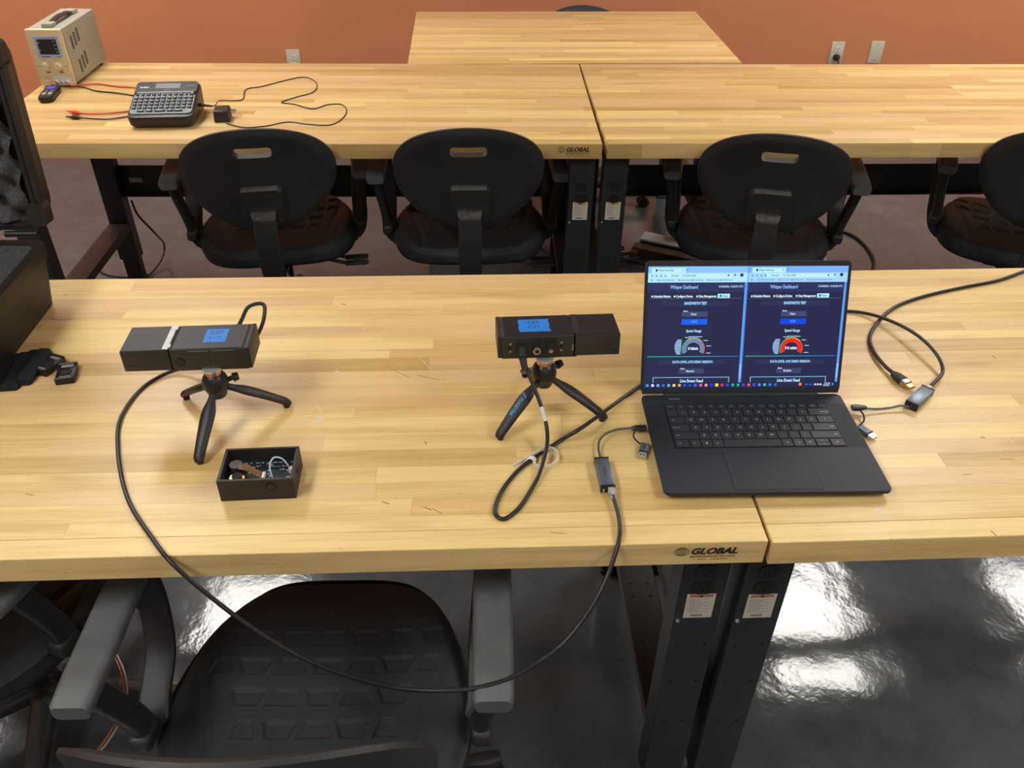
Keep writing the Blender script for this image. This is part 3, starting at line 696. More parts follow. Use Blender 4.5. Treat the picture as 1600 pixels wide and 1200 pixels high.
SW, SH = .329, .2045; sx0, sy0 = -SW / 2, LH + .002 - .0085
sc = Flat(.00003)
def ux(u): return sx0 + u * SW
def vy(v): return sy0 - v * SH
def R_(u0, v0, u1, v1, col, l=1, col2=None): sc.rect(ux(u0), vy(v1), ux(u1), vy(v0), col, l, col2)
def T_(s, u, v, h, col, width=None, align='CENTER', bold=.02, l=3): sc.text(s, ux(u), vy(v), h * SH, col, l, align, bold, width=width * SW if width else None)
sc.rect(sx0, sy0 - SH, sx0 + SW, sy0, '25264a')
WHT, LBL = 'd8efff', 'b4dcff'
for w_i, (o_, nm, gcol, val, tm) in enumerate(((0, 'Cloud', None, '0 kbit/s', '01/24/2025, 14:25:27 UTC'), (.5, 'Client', 'f02818', '915 mbit/s', '01/24/2025, 14:25:28 UTC'))):
    R_(o_, 0, o_ + .497, .052, '7db4ff' if w_i else '8fc4ff'); R_(o_ + .018, .012, o_ + .185, .052, 'c0f2ff', 2)
    R_(o_, .052, o_ + .497, .128, 'b4eaff' if not w_i else 'a4d8ff', 1)
    R_(o_ + .09, .058, o_ + .44, .090, 'c4f0ff', 2)
    R_(o_ + .036, .022, o_ + .046, .040, '203050', 3); T_('Whisper Control App', o_ + .05, .031, .020, '405878', .075, 'LEFT')
    T_('x', o_ + .172, .03, .022, '405878'); T_('+', o_ + .195, .03, .026, '406088')
    for k in range(4): sc.disc(ux(o_ + .02 + k * .022), vy(.075), .0013, '6080a8', 3, 10)
    T_('Not secure', o_ + .115, .074, .019, '305070', .038, 'LEFT'); T_('192.168.2.2:3000', o_ + .17, .074, .019, '5078a0', .065, 'LEFT')
    sc.disc(ux(o_ + .40), vy(.072), .0015, '2048a8', 3); sc.disc(ux(o_ + .432), vy(.070), .0022, '7098c0', 3); sc.disc(ux(o_ + .466), vy(.070), .0029, '303848', 3)
    R_(o_ + .014, .103, o_ + .022, .115, '7090b0', 3)
    for k, (bx, bn) in enumerate(((.045, 0), (.15, 0), (.215, 0), (.295, 0), (.36, 0))):
        R_(o_ + bx, .104, o_ + bx + .011, .116, '7aa4cc', 3); R_(o_ + bx + .014, .106, o_ + bx + (.062 if k else .087), .114, '86b2d8', 3)
    R_(o_, .128, o_ + .484, .205, '2c3160', 1); T_('Whisper Dashboard', o_ + .182, .166, .040, '90c4ff', .138); T_(tm, o_ + .416, .162, .022, 'a8d8ff', .122, bold=.03)
    R_(o_, .205, o_ + .484, .9535, '25264a', 1)
    for bx, wd, bn in ((.030, .085, 'Schedule Mission'), (.142, .083, 'Configure Device'), (.255, .089, 'Data Management')):
        sc.disc(ux(o_ + bx - .006), vy(.240), .0016, WHT, 3); T_(bn, o_ + bx + .002, .240, .026, WHT, wd, 'LEFT', .04)
    R_(o_ + .352, .220, o_ + .413, .254, 'b8f4ff', 2); R_(o_ + .362, .229, o_ + .372, .246, '305878', 3); T_('Demo', o_ + .376, .238, .024, '3c6c88', .027, 'LEFT')
    R_(o_ + .012, .2555, o_ + .475, .2585, '5c6c9c', 2)
    R_(o_ + .068, .276, o_ + .42, .320, '2d2f57', 2); T_('BANDWIDTH TEST', o_ + .244, .297, .030, '9cd4ff', .113, bold=.05)
    R_(o_ + .177, .362, o_ + .307, .406, '414872', 2); T_('Mode', o_ + .196, .360, .017, WHT, .022); T_(nm, o_ + .236, .385, .025, WHT, .028)
    R_(o_ + .177, .424, o_ + .307, .470, '1560f0' if not w_i else '1048e8', 2); T_('START', o_ + .242, .447, .022, '60a8ff', .03, bold=.03)
    T_('Speed Gauge', o_ + .242, .522, .030, 'a0d8ff', .078, bold=.04)
    gx, gy, g0, g1 = ux(o_ + .244), vy(.672), .0112, .0178
    A0, A1 = math.radians(205), math.radians(-25)
    rim = lambda t: (.03, .55, .12) if t < .35 else ((.75, .7, .05) if t < .68 else (.9, .12, .07))
    sc.arc(gx, gy, g0, g1, A0, A1, gcol or '6f86b4', 2, 30); sc.arc(gx, gy, g1 + .0003, g1 + .0015, A0, A1, rim, 3, 40)
    for k in range(11): t = k / 10; yy = .596 + .0115 * k; R_(o_ + .148 + .012 * (2 * t - 1) ** 2, yy - .003, o_ + .180 + .004 * (1 - t), yy + .004, 'a8d0ff', 3)
    for a, rr in ((100, .021), (80, .021), (65, .0225), (118, .022), (38, .0235), (12, .0245), (-16, .025)): px_, py_ = gx + math.cos(math.radians(a)) * rr, gy + math.sin(math.radians(a)) * rr; sc.rect(px_ - .0022, py_ - .0005, px_ + .0055, py_ + .0006, 'b8dcff', 3) if a < 60 else sc.rect(px_ - .0045, py_ - .0002, px_ + .0045, py_ + .0009, 'b8dcff', 3)
    T_(val, o_ + .243, .668, .030, 'd8ecff', .052 if not w_i else .062, bold=.05)
    R_(o_ + .012, .731, o_ + .475, .737, '20c890', 2, '3070f0')
    R_(o_ + .068, .762, o_ + .42, .800, '2d2f57', 2); T_('DATA EXFIL LIVE DEMO MISSION', o_ + .244, .780, .028, '9cd0ff', .205, bold=.04)
    R_(o_ + .177, .836, o_ + .305, .878, '3c4370', 2); T_('Mode', o_ + .195, .836, .017, WHT, .022); T_('Receiver', o_ + .235, .857, .025, WHT, .042)
    for q in ((.045, .907, .437, .912), (.045, .907, .0485, .9535), (.4335, .907, .437, .9535)): R_(o_ + q[0], q[1], o_ + q[2], q[3], '90c8f8', 2)
    T_('Live Event Feed', o_ + .244, .940, .036, 'b4e0ff', .118, bold=.04)
    R_(o_ + .4845, .128, o_ + .4965, .9535, '5ca0f8', 2); R_(o_ + .4855, .80, o_ + .4955, .92, '86c0ff', 3)
R_(.497, 0, .5, .9535, '4c7cd8', 4)
R_(0, .9535, 1, 1, '20254a', 5)
ic = ['20a0ff', 'c8e0ff', '70b0f0', '1870e0', '80a8e0', 'f0d880', 'e8b040', '2050d8', '2048c8', '2878e8', 'f06070', 'e0a0b0', '1038f0', 'ffe040', 'd83060', '2050d0', '18b890', '18b070', '7030d0', 'f06050', '2060d8', '4890f0', '30c8a0', '2080f8', '2868d8']
for k, c in enumerate(ic):
    u = .018 + k * .0275
    if c == 'ffe040': R_(u - .008, .963, u + .008, .988, c, 6)
    elif k % 5 == 0: R_(u - .007, .965, u + .007, .987, c, 6)
    else: sc.disc(ux(u), vy(.976), .0026, c, 6, 14)
sc.disc(ux(.806), vy(.974), .0029, 'f07850', 6); R_(.835, .972, .845, .977, '9cb8e0', 6); R_(.853, .968, .868, .982, '2858c8', 6)
for k in range(3): sc.disc(ux(.884 + k * .014), vy(.976), .0018, 'c8dcff', 6)
T_('9:26 AM', .946, .967, .020, 'c8e0ff', .028, l=6); T_('1/24/2025', .942, .984, .020, 'c8e0ff', .034, l=6); sc.disc(ux(.975), vy(.975), .002, '2890f0', 6)
sc.done('display', lid, place((0, 0, .00015)), 'screen')
for dx, rr in ((-.0065, .0014), (0, .0018), (.03, .0008)): B().cyl((dx, LH - .0018, 0), (dx, LH - .0018, .0003), rr, n=12).done('webcam', 'bezel' if rr > .001 else 'lap', lid)

# ------------------------------------------------------------------ cables and adapters on the front bench
CR = .0032
def cable(name, label, cat, pts, r=CR, m='rubber', sub=7, n=10): return tag(B().tube(pts, r, n, sub).done(name, m, None, angle=60), label, cat)
back1 = DB1.matrix_basis                      # the rear port of the B1 box
pr = Matrix.Translation((-.852, .318, TT + .1075)) @ Matrix.Rotation(PI + .03, 4, 'Z')
p0 = pr @ Vector((-.060, -.041, .019))
net = [p0, p0 + Vector((.006, .02, .008)), p0 + Vector((.016, .045, .020)), p0 + Vector((.036, .057, .016)), p0 + Vector((.036, .040, -.004)), p0 + Vector((.022, .028, -.030)), p0 + Vector((-.004, .022, -.065)), p0 + Vector((-.05, .035, -.094)), tp(278, 577, .008), tp(230, 600, CR), tp(190, 650, CR), tp(184, 700, CR), tp(200, 780, CR), tp(237, 840, CR + .001)]
for p, yy in (((265, 876), -.012), ((320, 925), -.04), ((400, 985), -.075), ((500, 1040), -.105), ((620, 1075), -.128), ((720, 1078), -.138), ((765, 1070), -.134), ((800, 1058), -.124), ((880, 1005), -.09), ((935, 930), -.05), ((960, 870), -.012)): net.append(aty(p[0], p[1], yy))
net += [tp(968, 838, .006), tp(967, 810, .007), tp(961, 786, .008), tp(957.5, 774, .0085)]
nc = thing('network_cable', 'long black network cable from the B1 box hanging over the bench edge', 'cable', (0, 0, 0), 0, 'black network cables')
B().tube(net, CR, 10, 7).done('cord', 'rubber', nc, angle=60)
B().cyl(p0 + Vector((-.001, -.012, -.002)), p0 + Vector((.001, .010, .003)), .0055, .0045, 14).done('plug', 'rubber2', nc)
def rj45(parent, p, d):                       # clear plug: body, boot and latch
    d = d.normalized(); rz = math.atan2(d.y, d.x); Mx = place(p, rz)
    o = B().box((.006, 0, 0), (.014, .0108, .0072), .0012, 2).box((-.006, 0, -.0008), (.012, .0075, .0062), .002, 2).done('clear_plug', 'clear', parent); o.matrix_local = Mx
    q = B().box((.002, 0, .0042), (.016, .0045, .0008)).done('plug_latch', 'clear', parent); q.matrix_local = Mx @ Matrix.Rotation(.12, 4, 'Y')
aL0, aL1 = tp(939.5, 713.5, .014), tp(950.5, 760, .014); dL = (aL0 - aL1).normalized()
rj45(nc, tp(957, 772, .0085), dL)
def adapter(label, centre, rz, cable_pts, plug, plug_dir, dong, dong_rot, loop, txt):
    r = thing('network_adapter', label, 'adapter', centre, 0, 'usb network adapters')
    inv = Matrix.Translation(-Vector(centre))
    Mx = Matrix.Rotation(rz, 4, 'Z')
    a = B().box((0, 0, .0075), (.058, .0215, .0135), .0012, 2).done('shell', 'adapt', r); a.matrix_local = Mx
    for sx in (-1, 1): e = B().box((sx * .0305, 0, .0075), (.0035, .0222, .0142), .0010, 2).done('end_cap', 'blk', r); e.matrix_local = Mx
    j = B().box((-.0324, .0, .0072), (.0006, .0145, .0095)).done('jack_opening', 'dark', r); j.matrix_local = Mx
    for sy in (-1, 1): j = B().box((-.0328, sy * .0062, .0060), (.0006, .0022, .0060)).done('jack_light', 'contact', r); j.matrix_local = Mx
    if txt:
        f = Flat()
        for k in range(6): f.rect(-.010 + k * .0034, -.0018, -.010 + k * .0034 + .0022, .0018 - .0008 * (k % 2), (.02, .025, .03)); f.rect(-.010 + k * .0034 + .0008, -.0006, -.010 + k * .0034 + .0016, .0006, (.16, .2, .25), 1)
        f.done('printed_mark', r, Mx @ place((0, 0, .0144)))
    bo = B().cyl((.0318, 0, .0075), (.038, 0, .0075), .0042, .0026, 12).done('strain_relief', 'blk', r); bo.matrix_local = Mx
    cb = B().tube([inv @ Vector(p) for p in cable_pts], .0019, 8, 7).done('braided_cord', 'braid', r, angle=60)
    p = inv @ Vector(plug); d = Vector(plug_dir).normalized(); n_ = Vector((-d.y, d.x, 0)); up = Vector((0, 0, 1))
    B().rings([[p + d * t + n_ * (x * w_) + up * (y_ * h_) for x, y_ in rrect(2, 2, .6, 3)] for t, w_, h_ in ((-.020, .0028, .0026), (-.014, .0045, .0036), (-.004, .0058, .004), (.004, .0056, .0038))]).done('usb_plug', 'blk', r)
    q = inv @ Vector(dong); Md = place(q, dong_rot)
    s1 = B().box((0, 0, .0045), (.020, .0135, .0078), .001, 2).done('usb_a_shell', 'adapt', r); s1.matrix_local = Md
    s2 = B().box((-.0105, 0, .0045), (.0025, .0140, .0084), .0008, 1).done('usb_a_collar', 'blk', r); s2.matrix_local = Md
    s3 = B().box((-.0165, 0, .0045), (.011, .0118, .0045), .0004, 1).done('usb_a_contact', 'chrome', r); s3.matrix_local = Md
    s4 = Flat(); s4.rect(-.019, -.0035, -.016, -.0012, (.02, .02, .02)); s4.rect(-.019, .0012, -.016, .0035, (.02, .02, .02)); s4.done('contact_window', r, Md @ place((0, 0, .0069)))
    s5 = Flat(); s5.rect(-.006, -.0016, .005, .0014, (.03, .04, .05)); s5.done('printed_mark', r, Md @ place((0, 0, .0085)))
    B().tube([inv @ Vector(k) for k in loop], .0014, 8, 6).done('tether', 'rubber2', r, angle=60)
    return r
cL = (aL0 + aL1) / 2; rzL = math.atan2(dL.y, dL.x)
cL.z = TT
e0 = Vector((cL.x, cL.y, TT + .0075)) + Vector((math.cos(rzL), math.sin(rzL), 0)) * .036
adapter('blue-grey network adapter plugged into the left side of the laptop', cL, rzL,
        [e0, tp(935, 700, .008), tp(937, 688, .010), tp(948, 677, .012), tp(966, 671, .013), tp(985, 669, .012), tp(994, 669, .011)], tp(1006, 669, .0095), (1, -.03, 0), tp(1006, 704, 0), math.radians(72),
        [tp(992, 673, .010), tp(990, 682, .006), tp(996, 690, .004), tp(1006, 697, .005)], True)
rpts = (tp(1415, 630, .014) + tp(1430, 634, .014) + tp(1460, 607, .014) + tp(1447, 598, .014)) / 4
cR = Vector((rpts.x, rpts.y, TT)); dirR = (tp(1453, 602, .014) - tp(1422, 632, .014)).normalized(); rzR = math.atan2(dirR.y, dirR.x) + PI
e1 = Vector((cR.x, cR.y, TT + .0075)) + Vector((math.cos(rzR), math.sin(rzR), 0)) * .036
adapter('blue-grey network adapter lying right of the laptop', cR, rzR,
        [e1, tp(1408, 634, .0075), tp(1392, 637, .006), tp(1370, 639, .006), tp(1352, 638, .009)], tp(1335, 637, .0105), (-1, .03, 0), tp(1349, 676, 0), math.radians(118),
        [tp(1343, 640, .010), tp(1349, 648, .008), tp(1350, 657, .006), tp(1344, 664, .0055), tp(1341, 668, .005)], False)
jR = Vector((cR.x, cR.y, TT + .0085)) - Vector((math.cos(rzR), math.sin(rzR), 0)) * .034
# cable of the B5 box: loops on the bench, passes behind the laptop, ends in the right adapter
pr5 = Matrix.Translation((-.276, .334, TT + .1085)) @ Matrix.Rotation(.03, 4, 'Z')
q0 = pr5 @ Vector((-.060, -.042, .019))
c5 = [q0, q0 + Vector((.001, -.016, -.008)), tp(822, 574, .100), tp(834, 604, .076), tp(846, 636, .052), tp(854, 667, .032), tp(855, 692, .020), tp(850, 716, .013), tp(842, 742, .008), tp(830, 765, CR), tp(808, 797, CR), tp(786, 811, CR), tp(774, 803, CR), tp(778, 780, CR), tp(791, 757, CR), tp(810, 735, CR), tp(835, 715, CR + .001), tp(880, 686, .006), tp(905, 671, .0215), tp(928, 655, .020), tp(958, 633, .008), tp(995, 606, CR), tp(1060, 560, CR), tp(1150, 520, CR), tp(1240, 495, CR), tp(1315, 486, CR), tp(1355, 490, .006), tp(1400, 505, .016), tp(1440, 529, .022), tp(1466, 558, .018), tp(1473, 580, .010), jR - Vector((math.cos(rzR), math.sin(rzR), 0)) * .012]
n5 = thing('network_cable', 'black network cable from the B5 box looping round behind the laptop', 'cable', (0, 0, 0), 0, 'black network cables')
B().tube(c5, CR, 10, 7).done('cord', 'rubber', n5, angle=60)
B().cyl(q0 + Vector((0, .006, .002)), q0 + Vector((.001, -.012, -.005)), .0078, .0066, 16).cyl(q0 + Vector((.001, -.012, -.005)), q0 + Vector((.004, -.026, -.018)), .0062, .0046, 14).done('plug', 'rubber2', n5)
pth = smooth_path(c5, 7); k0 = min(range(len(pth)), key=lambda k: (pth[k] - tp(849, 645, .046)).length)
B().tube(pth[k0 - 2:k0 + 4], CR + .0005, 12, 1).done('white_marker_sleeve', 'white', n5)
rj45(n5, jR, Vector((math.cos(rzR), math.sin(rzR), 0)))
# white releasable cable strap
tie = [tp(802, 729, .001), tp(820, 719, .005), tp(838, 708, .009), tp(852, 701, .010), tp(864, 702, .009), tp(871, 711, .008), tp(868, 722, .007), tp(857, 728, .006), tp(842, 729, .006), tp(833, 724, .006)]
P = smooth_path(tie, 7)
tb = B().rings([[p + Vector((0, 0, -.0028)), p + Vector((0, 0, .0036)), p + f[0] * .0012 + Vector((0, 0, .0036)), p + f[0] * .0012 + Vector((0, 0, -.0028))] for p, f in zip(P, frames(P))])
tieo = thing('cable_strap', 'white plastic cable strap looped round the B5 cable', 'cable tie', (0, 0, 0)); tb.done('band', 'tie', tieo)
hc = tp(829, 722, .004)
B().rings([[hc + Vector((math.cos(a) * .0062, math.sin(a) * .003 , math.sin(a) * .006)) + Vector((.004 * s_, .005 * s_, 0)) for s_ in (-.5, .5)] + [hc + Vector((math.cos(a) * .0076, math.sin(a) * .004, math.sin(a) * .0074)) + Vector((.004 * s_, .005 * s_, 0)) for s_ in (.5, -.5)] for a in [PI * 2 * k / 18 for k in range(18)]], loop=True).done('strap_head', 'tie', tieo)
# video cable at the right
hd = [tp(1660, 405, CR), tp(1600, 424, CR), tp(1560, 438, CR), tp(1500, 450, CR), tp(1440, 464, CR), tp(1400, 479, CR), tp(1372, 503, CR), tp(1359, 528, CR), tp(1366, 551, .005), tp(1384, 573, .007), tp(1397, 584, .007)]
hv = thing('video_cable', 'black video cable with a gold plug, running off to the right', 'cable', (0, 0, 0))
B().tube(hd, CR + .0004, 10, 7).done('cord', 'rubber', hv, angle=60)
dv = (tp(1421, 602, .006) - tp(1397, 584, .007)).normalized(); hp = tp(1404, 590, .0075); n_ = Vector((-dv.y, dv.x, 0)).normalized()
B().rings([[hp + dv * t + n_ * (x * a_) + Vector((0, 0, y_ * b_)) for x, y_ in rrect(2, 2, .5, 3)] for t, a_, b_ in ((-.014, .0045, .0042), (-.004, .0088, .0055), (.012, .0095, .0058))]).done('plug_body', 'rubber2', hv)
B().rings([[hp + dv * t + n_ * (x * .0090) + Vector((0, 0, y_ * .0052)) for x, y_ in rrect(2, 2, .4, 3)] for t in (.012, .021)]).done('plug_collar', 'worn', hv)
B().rings([[hp + dv * t + n_ * (x * .0070) + Vector((0, 0, y_ * .0024)) for x, y_ in rrect(2, 2, .3, 3)] for t in (.020, .031)]).done('gold_contact', 'gold', hv)

# ------------------------------------------------------------------ open electronics box
bx = thing('electronics_box', 'small open black box holding a circuit board', 'box', (-.727, .104, TT), .027)
BW, BD, BH, BT = .1085, .072, .0395, .0042
sh = B().box((0, BD / 2, BH / 2), (BW, BD, BH), .0006, 1).done('shell', 'box', bx)
bx.location = (0, 0, 0); bx.rotation_euler = (0, 0, 0); bpy.context.view_layer.update()
cut(sh, B().box((0, BD / 2, BH / 2 + .004), (BW - 2 * BT, BD - 2 * BT, BH)).done('cutter', 'box'))
cut(sh, B().prism(rrect(.017, .0145, .007), -.02, .02, Matrix.Translation((BW / 2, BD * .44, BH * .55)) @ Matrix.Rotation(PI / 2, 4, 'Y')).done('cutter', 'box'))
bx.location = (-.727, .104, TT); bx.rotation_euler = (0, 0, .027)
B().cyl((.0215, .001, BH * .66), (.0215, -.0006, BH * .66), .0085, n=24).done('button_ring', 'dark', bx)
B().cyl((.0215, .001, BH * .66), (.0215, -.0014, BH * .66), .0056, n=20).done('button', 'dev', bx)
pc = B().box((0, BD / 2, .0165), (BW - 2 * BT - .001, BD - 2 * BT - .001, .0016)).done('circuit_board', 'pcb', bx)
PZ = .0175
gb = B().cyl((-.031, .022, PZ), (-.031, .022, PZ + .009), .011, .0105, 20, prof=[(0, .011), (.9, .011), (.92, .008), (1, .0078)]).done('gold_dial', 'gold', pc)
B().cyl((-.031, .022, PZ + .009), (-.031, .022, PZ + .012), .0074, n=18).done('dial_cap', 'dark', gb)
B().cyl((-.036, .045, PZ), (-.036, .045, PZ + .014), .0105, .0095, 20).done('round_component', 'brick', pc)
B().rings([[Vector((x, y - .003, z)), Vector((x, y - .003, z + .001)), Vector((x, y + .010, z + .001)), Vector((x, y + .010, z))] for x, y, z in ((-.030, .036, PZ + .014), (-.018, .034, PZ + .013), (-.006, .028, PZ + .008), (.004, .025, PZ + .003))]).done('ribbon_flex', 'flex', pc)
B().box((.006, .0265, PZ + .004), (.004, .014, .008), .0005, 1).done('ribbon_connector', 'white', pc)
B().tube([(.022, .018, PZ + .002), (.019, .022, PZ + .012), (.017, .030, PZ + .022), (.022, .040, PZ + .028), (.032, .043, PZ + .024), (.040, .041, PZ + .013), (.043, .040, PZ + .006)], .0012, 8, 6).done('antenna_wire', 'wire', pc, angle=60)
B().box((.0435, .040, PZ + .004), (.006, .007, .008), .0005, 1).done('wire_connector', 'white', pc)
B().box((.0425, .020, PZ + .003), (.007, .007, .006), .0005, 1).done('chip_connector', 'chrome', pc)
B().box((.024, .013, PZ + .002), (.006, .004, .004), .0004, 1).done('blue_socket', 'tape', pc)
sm = B()
for k in range(46): sm.box((rnd.uniform(-.046, .046), rnd.uniform(.010, .062), PZ + .0006), rnd.choice(((.0022, .0012, .0012), (.0012, .0022, .0012), (.004, .0014, .001))))
stuff(sm.done('small_components', 'chrome', pc, smooth=False))
fl = Flat()
for k in range(9): x = -.028 + k * .0085; fl.line([(x, .0615), (x + rnd.uniform(.002, .006), .0615)], .0013, (.55, .56, .58))
for k in range(5): fl.line([(.01 + k * .006, .052), (.013 + k * .006, .052)], .0012, (.5, .5, .52))
fl.done('silkscreen', pc, place((0, 0, PZ + .0001)))

# ------------------------------------------------------------------ hard case, straps and clips at the left
cs = thing('hard_case', 'open black hard case lined with charcoal foam', 'case', (-1.455, .345, TT))
CW, CD, CHh = .48, .345, .128
bs = B().rings([[Vector((x * (1 - tt), y * (1 - tt), z)) for x, y in rrect(CW, CD, .03, 5)] for z, tt in ((0, .10), (.006, .075), (.10, .018), (.108, .0), (CHh, .0), (CHh, .07), (CHh - .02, .08))])
for v in bs.b.verts: v.co.y += CD / 2
bs.done('case_base', 'case', cs, angle=40)
def foam_grid(nx, ny, fx, fz, name, parent, Mx):
    V = [(-.5 * fx[0] + fx[0] * i / nx, fx[1] * j / ny, fz(-.5 * fx[0] + fx[0] * i / nx, fx[1] * j / ny)) for j in range(ny + 1) for i in range(nx + 1)]
    F_ = [(j * (nx + 1) + i, j * (nx + 1) + i + 1, (j + 1) * (nx + 1) + i + 1, (j + 1) * (nx + 1) + i) for j in range(ny) for i in range(nx)]
    me = bpy.data.meshes.new(name); me.from_pydata(V, [], F_); me.update(); o = obj(name, me, 'foam', parent, angle=80); o.matrix_local = Mx; return o
nr = random.Random(3); jit = [[nr.random() for _ in range(200)] for _ in range(120)]
foam_grid(160, 110, (CW * .925, CD * .925), lambda x, y: .0016 * jit[int(y * 300) % 120][int((x + 1) * 300) % 200], 'base_foam', cs, place((0, CD * .038, CHh - .007)))
for kx in (-.19, .10, .19): B().cyl((kx - .03, CD + .004, CHh + .010), (kx + .03, CD + .004, CHh + .010), .006, n=12).done('hinge_pin', 'blk', cs)
LMx = Matrix.Translation((0, CD + .004, CHh + .018)) @ Matrix.Rotation(PI / 2 - math.radians(7), 4, 'X')
ld = B().rings([[Vector((x * k, y * k + CD / 2, z)) for x, y in rrect(CW + .004, CD, .034, 6)] for z, k in ((-.075, .90), (-.070, .94), (-.02, .985), (-.016, 1.0), (.0, 1.0), (.0, .925), (-.012, .915), (-.016, .86))], cap=True).done('case_lid', 'case', cs, angle=40); ld.matrix_local = LMx
gk = B().rings([[Vector((x * k, y * k + CD / 2, z)) for x, y in rrect(CW + .004, CD, .034, 6)] for z, k in ((0, .965), (.003, .962), (.003, .952), (0, .949))], cap=False).done('seal', 'rubber', ld)
def egg(x, y): return -.004 + .0145 * math.sin((x + y * .12) * 2 * PI / .062) * math.sin((y - x * .1) * 2 * PI / .062) + .0012 * math.sin(x * 61 + y * 40)
foam_grid(150, 110, (CW * .90, CD * .90), egg, 'egg_crate_foam', ld, place((0, CD * .05, .0)))
for sx in (-1, 1):
    for yy in (.03, CD - .03): B().prism(rrect(.035, .045, .012, 4), -.022, .004, place((sx * (CW / 2 - .010), yy, 0))).done('corner_guard', 'case', ld)
def strap(label, a, b_, wd, h):
    a, b_ = Vector(a), Vector(b_); d = (b_ - a); n_ = Vector((-d.y, d.x, 0)).normalized() * wd / 2; L = d.length; dn = d.normalized()
    pts = [(0, .86), (.05, 1), (.5, 1), (.95, 1), (1, .84)]
    o = B()
    prof = lambda t: h * (.75 + .25 * math.sin(PI * t))
    o.rings([[a + d * t + n_ * (x * k) + Vector((0, 0, z * prof(t) + .0001)) for x, z in ((-1, 0), (1, 0), (1, .45), (.9, .7), (.12, .78), (.02, 1), (-.85, .95), (-1, .6))] for t, k in pts])
    return tag(o.done('strap_pouch', 'cloth', None, angle=22), label, 'strap', 'black fabric straps by the case')
strap('folded black fabric strap half hidden by the case side', tp(5, 612), tp(36, 557), .05, .013)
strap('folded black fabric strap lying against the first clip', tp(28, 602, .002), tp(66, 552, .002), .044, .015)
def clip(label, c, rz, sc_=1):
    r = thing('mount_clip', label, 'clip', c, rz, 'black clips with bright metal tabs')
    B().box((0, 0, .0055), (.032, .045, .011), .0022, 2).done('body', 'blk', r)
    B().rings([[Vector((.0105 * k * math.cos(a), .0105 * k * math.sin(a) - .002, z)) for a in [2 * PI * q / 20 for q in range(20)]] for k, z in ((1.05, .0105), (1, .0125), (.82, .0128), (.78, .0112))]).done('round_boss', 'dev', r)
    for yy in (.0165, -.0175): B().box((0, yy, .0112), (.019, .0065, .0010), .0003, 1).done('metal_tab', 'silver_and_glare', r)
    for yy in (.0225, -.0225): B().box((0, yy, .007), (.031, .004, .014), .0012, 1).done('end_lip', 'blk', r)
clip('black clip with metal tabs wedged under the fabric strap', tp(78, 575), math.radians(-22))
clip('black clip with metal tabs lying alone on the bench', tp(106, 588), math.radians(12))

# ------------------------------------------------------------------ things on the rear left bench
ps = thing('power_supply', 'cream and grey bench power supply with carrying handle', 'power supply', (-1.742, 2.024, TT), -.02)
PW, PD, PH = .110, .272, .172
B().box((0, PD / 2 + .012, PH / 2 + .005), (PW - .002, PD - .014, PH - .006), .002, 2).done('housing', 'psu', ps)
fr = B().box((0, .006, PH / 2 + .004), (PW, .016, PH), .0035, 3).done('front_panel', 'beige', ps)
for sx in (-1, 1):
    for yy in (.03, PD - .03): B().cyl((sx * .042, yy, 0), (sx * .042, yy, .006), .008, n=14).done('rubber_foot', 'rubber2', ps)
B().box((.004, -.0025, PH * .72), (.078, .003, .066), .001, 1).done('display_frame', 'psub', fr)
B().box((.005, -.0042, PH * .725), (.060, .002, .046), .0006, 1).done('display_window', 'bezel', fr)
fl = Flat()
fl.text('DC REGULATED POWER SUPPLY', .004, .0285, .005, (.05, .07, .18), 1, width=.052)
fl.rect(-.028, -.031, -.001, -.0275, (.05, .09, .45)); fl.rect(.019, -.0305, .033, -.028, (.12, .17, .40))
fl.done('panel_print', fr, place((.004, -.0041, PH * .72), 0, PI / 2))
fl = Flat()
for x, y_ in ((-.026, .012), (-.026, -.010), (.022, .017), (.023, .006), (.024, -.006), (.025, -.016)): fl.rect(x - .003, y_ - .0013, x + .003, y_ + .0013, (.42, .36, .30))
fl.done('indicator_print', fr, place((.005, -.0053, PH * .725), 0, PI / 2))
for x in (-.021, .020): B().cyl((x, -.002, PH * .38), (x, -.016, PH * .38), .0135, .0115, 22, prof=[(0, .0135), (.3, .0132), (.35, .0118), (.92, .011), (1, .0095)]).done('knob', 'beige', fr)
fl = Flat()
for x, s_ in ((-.021, 'CURRENT'), (.020, 'VOLTAGE')): fl.text(s_, x, .020, .0058, (.10, .075, .05), 1, width=.021); fl.rect(x - .004, -.022, x + .010, -.0175, (.22, .17, .11))
for x in (-.043, .043): fl.rect(x - .006, -.001, x + .006, .0008, (.25, .2, .13))
fl.text('POWER', -.027, -.0385, .0055, (.12, .09, .06), 1, width=.014)
fl.line([(-.053, -.0325), (.053, -.0325)], .0007, (.2, .16, .1)); fl.line([(-.053, .064), (.053, .064)], .0005, (.3, .25, .16)); fl.line([(-.053, .038), (-.036, .038)], .0005, (.3, .25, .16))
fl.done('front_lettering', fr, place((0, -.0023, PH * .38), 0, PI / 2))
B().box((-.026, -.004, .018), (.018, .006, .009), .003, 3).done('power_button', 'plate', fr)
B().box((.021, -.0028, .020), (.058, .0016, .027), .0007, 1).done('terminal_panel', 'white', fr)
for x in (.003, .020, .036): B().cyl((x, -.002, .018), (x, -.017, .018), .0058, .0045, 16, prof=[(0, .0058), (.4, .0058), (.45, .0042), (1, .0042)]).done('binding_post', 'white', fr); B().cyl((x, -.0168, .018), (x, -.0178, .018), .002, n=10).done('post_hole', 'dark', fr)
vs = B()
for c0, z0 in ((.06, PH * .74), (.075, PH * .30)):
    for cidx in range(3):
        for k in range(8): vs.box((PW / 2 - .0006, c0 + .026 * cidx, z0 + .006 * cidx - k * .0052 + .012), (.0016, .013, .0026))
stuff(vs.done('vent_slots', 'dark', ps, smooth=False))
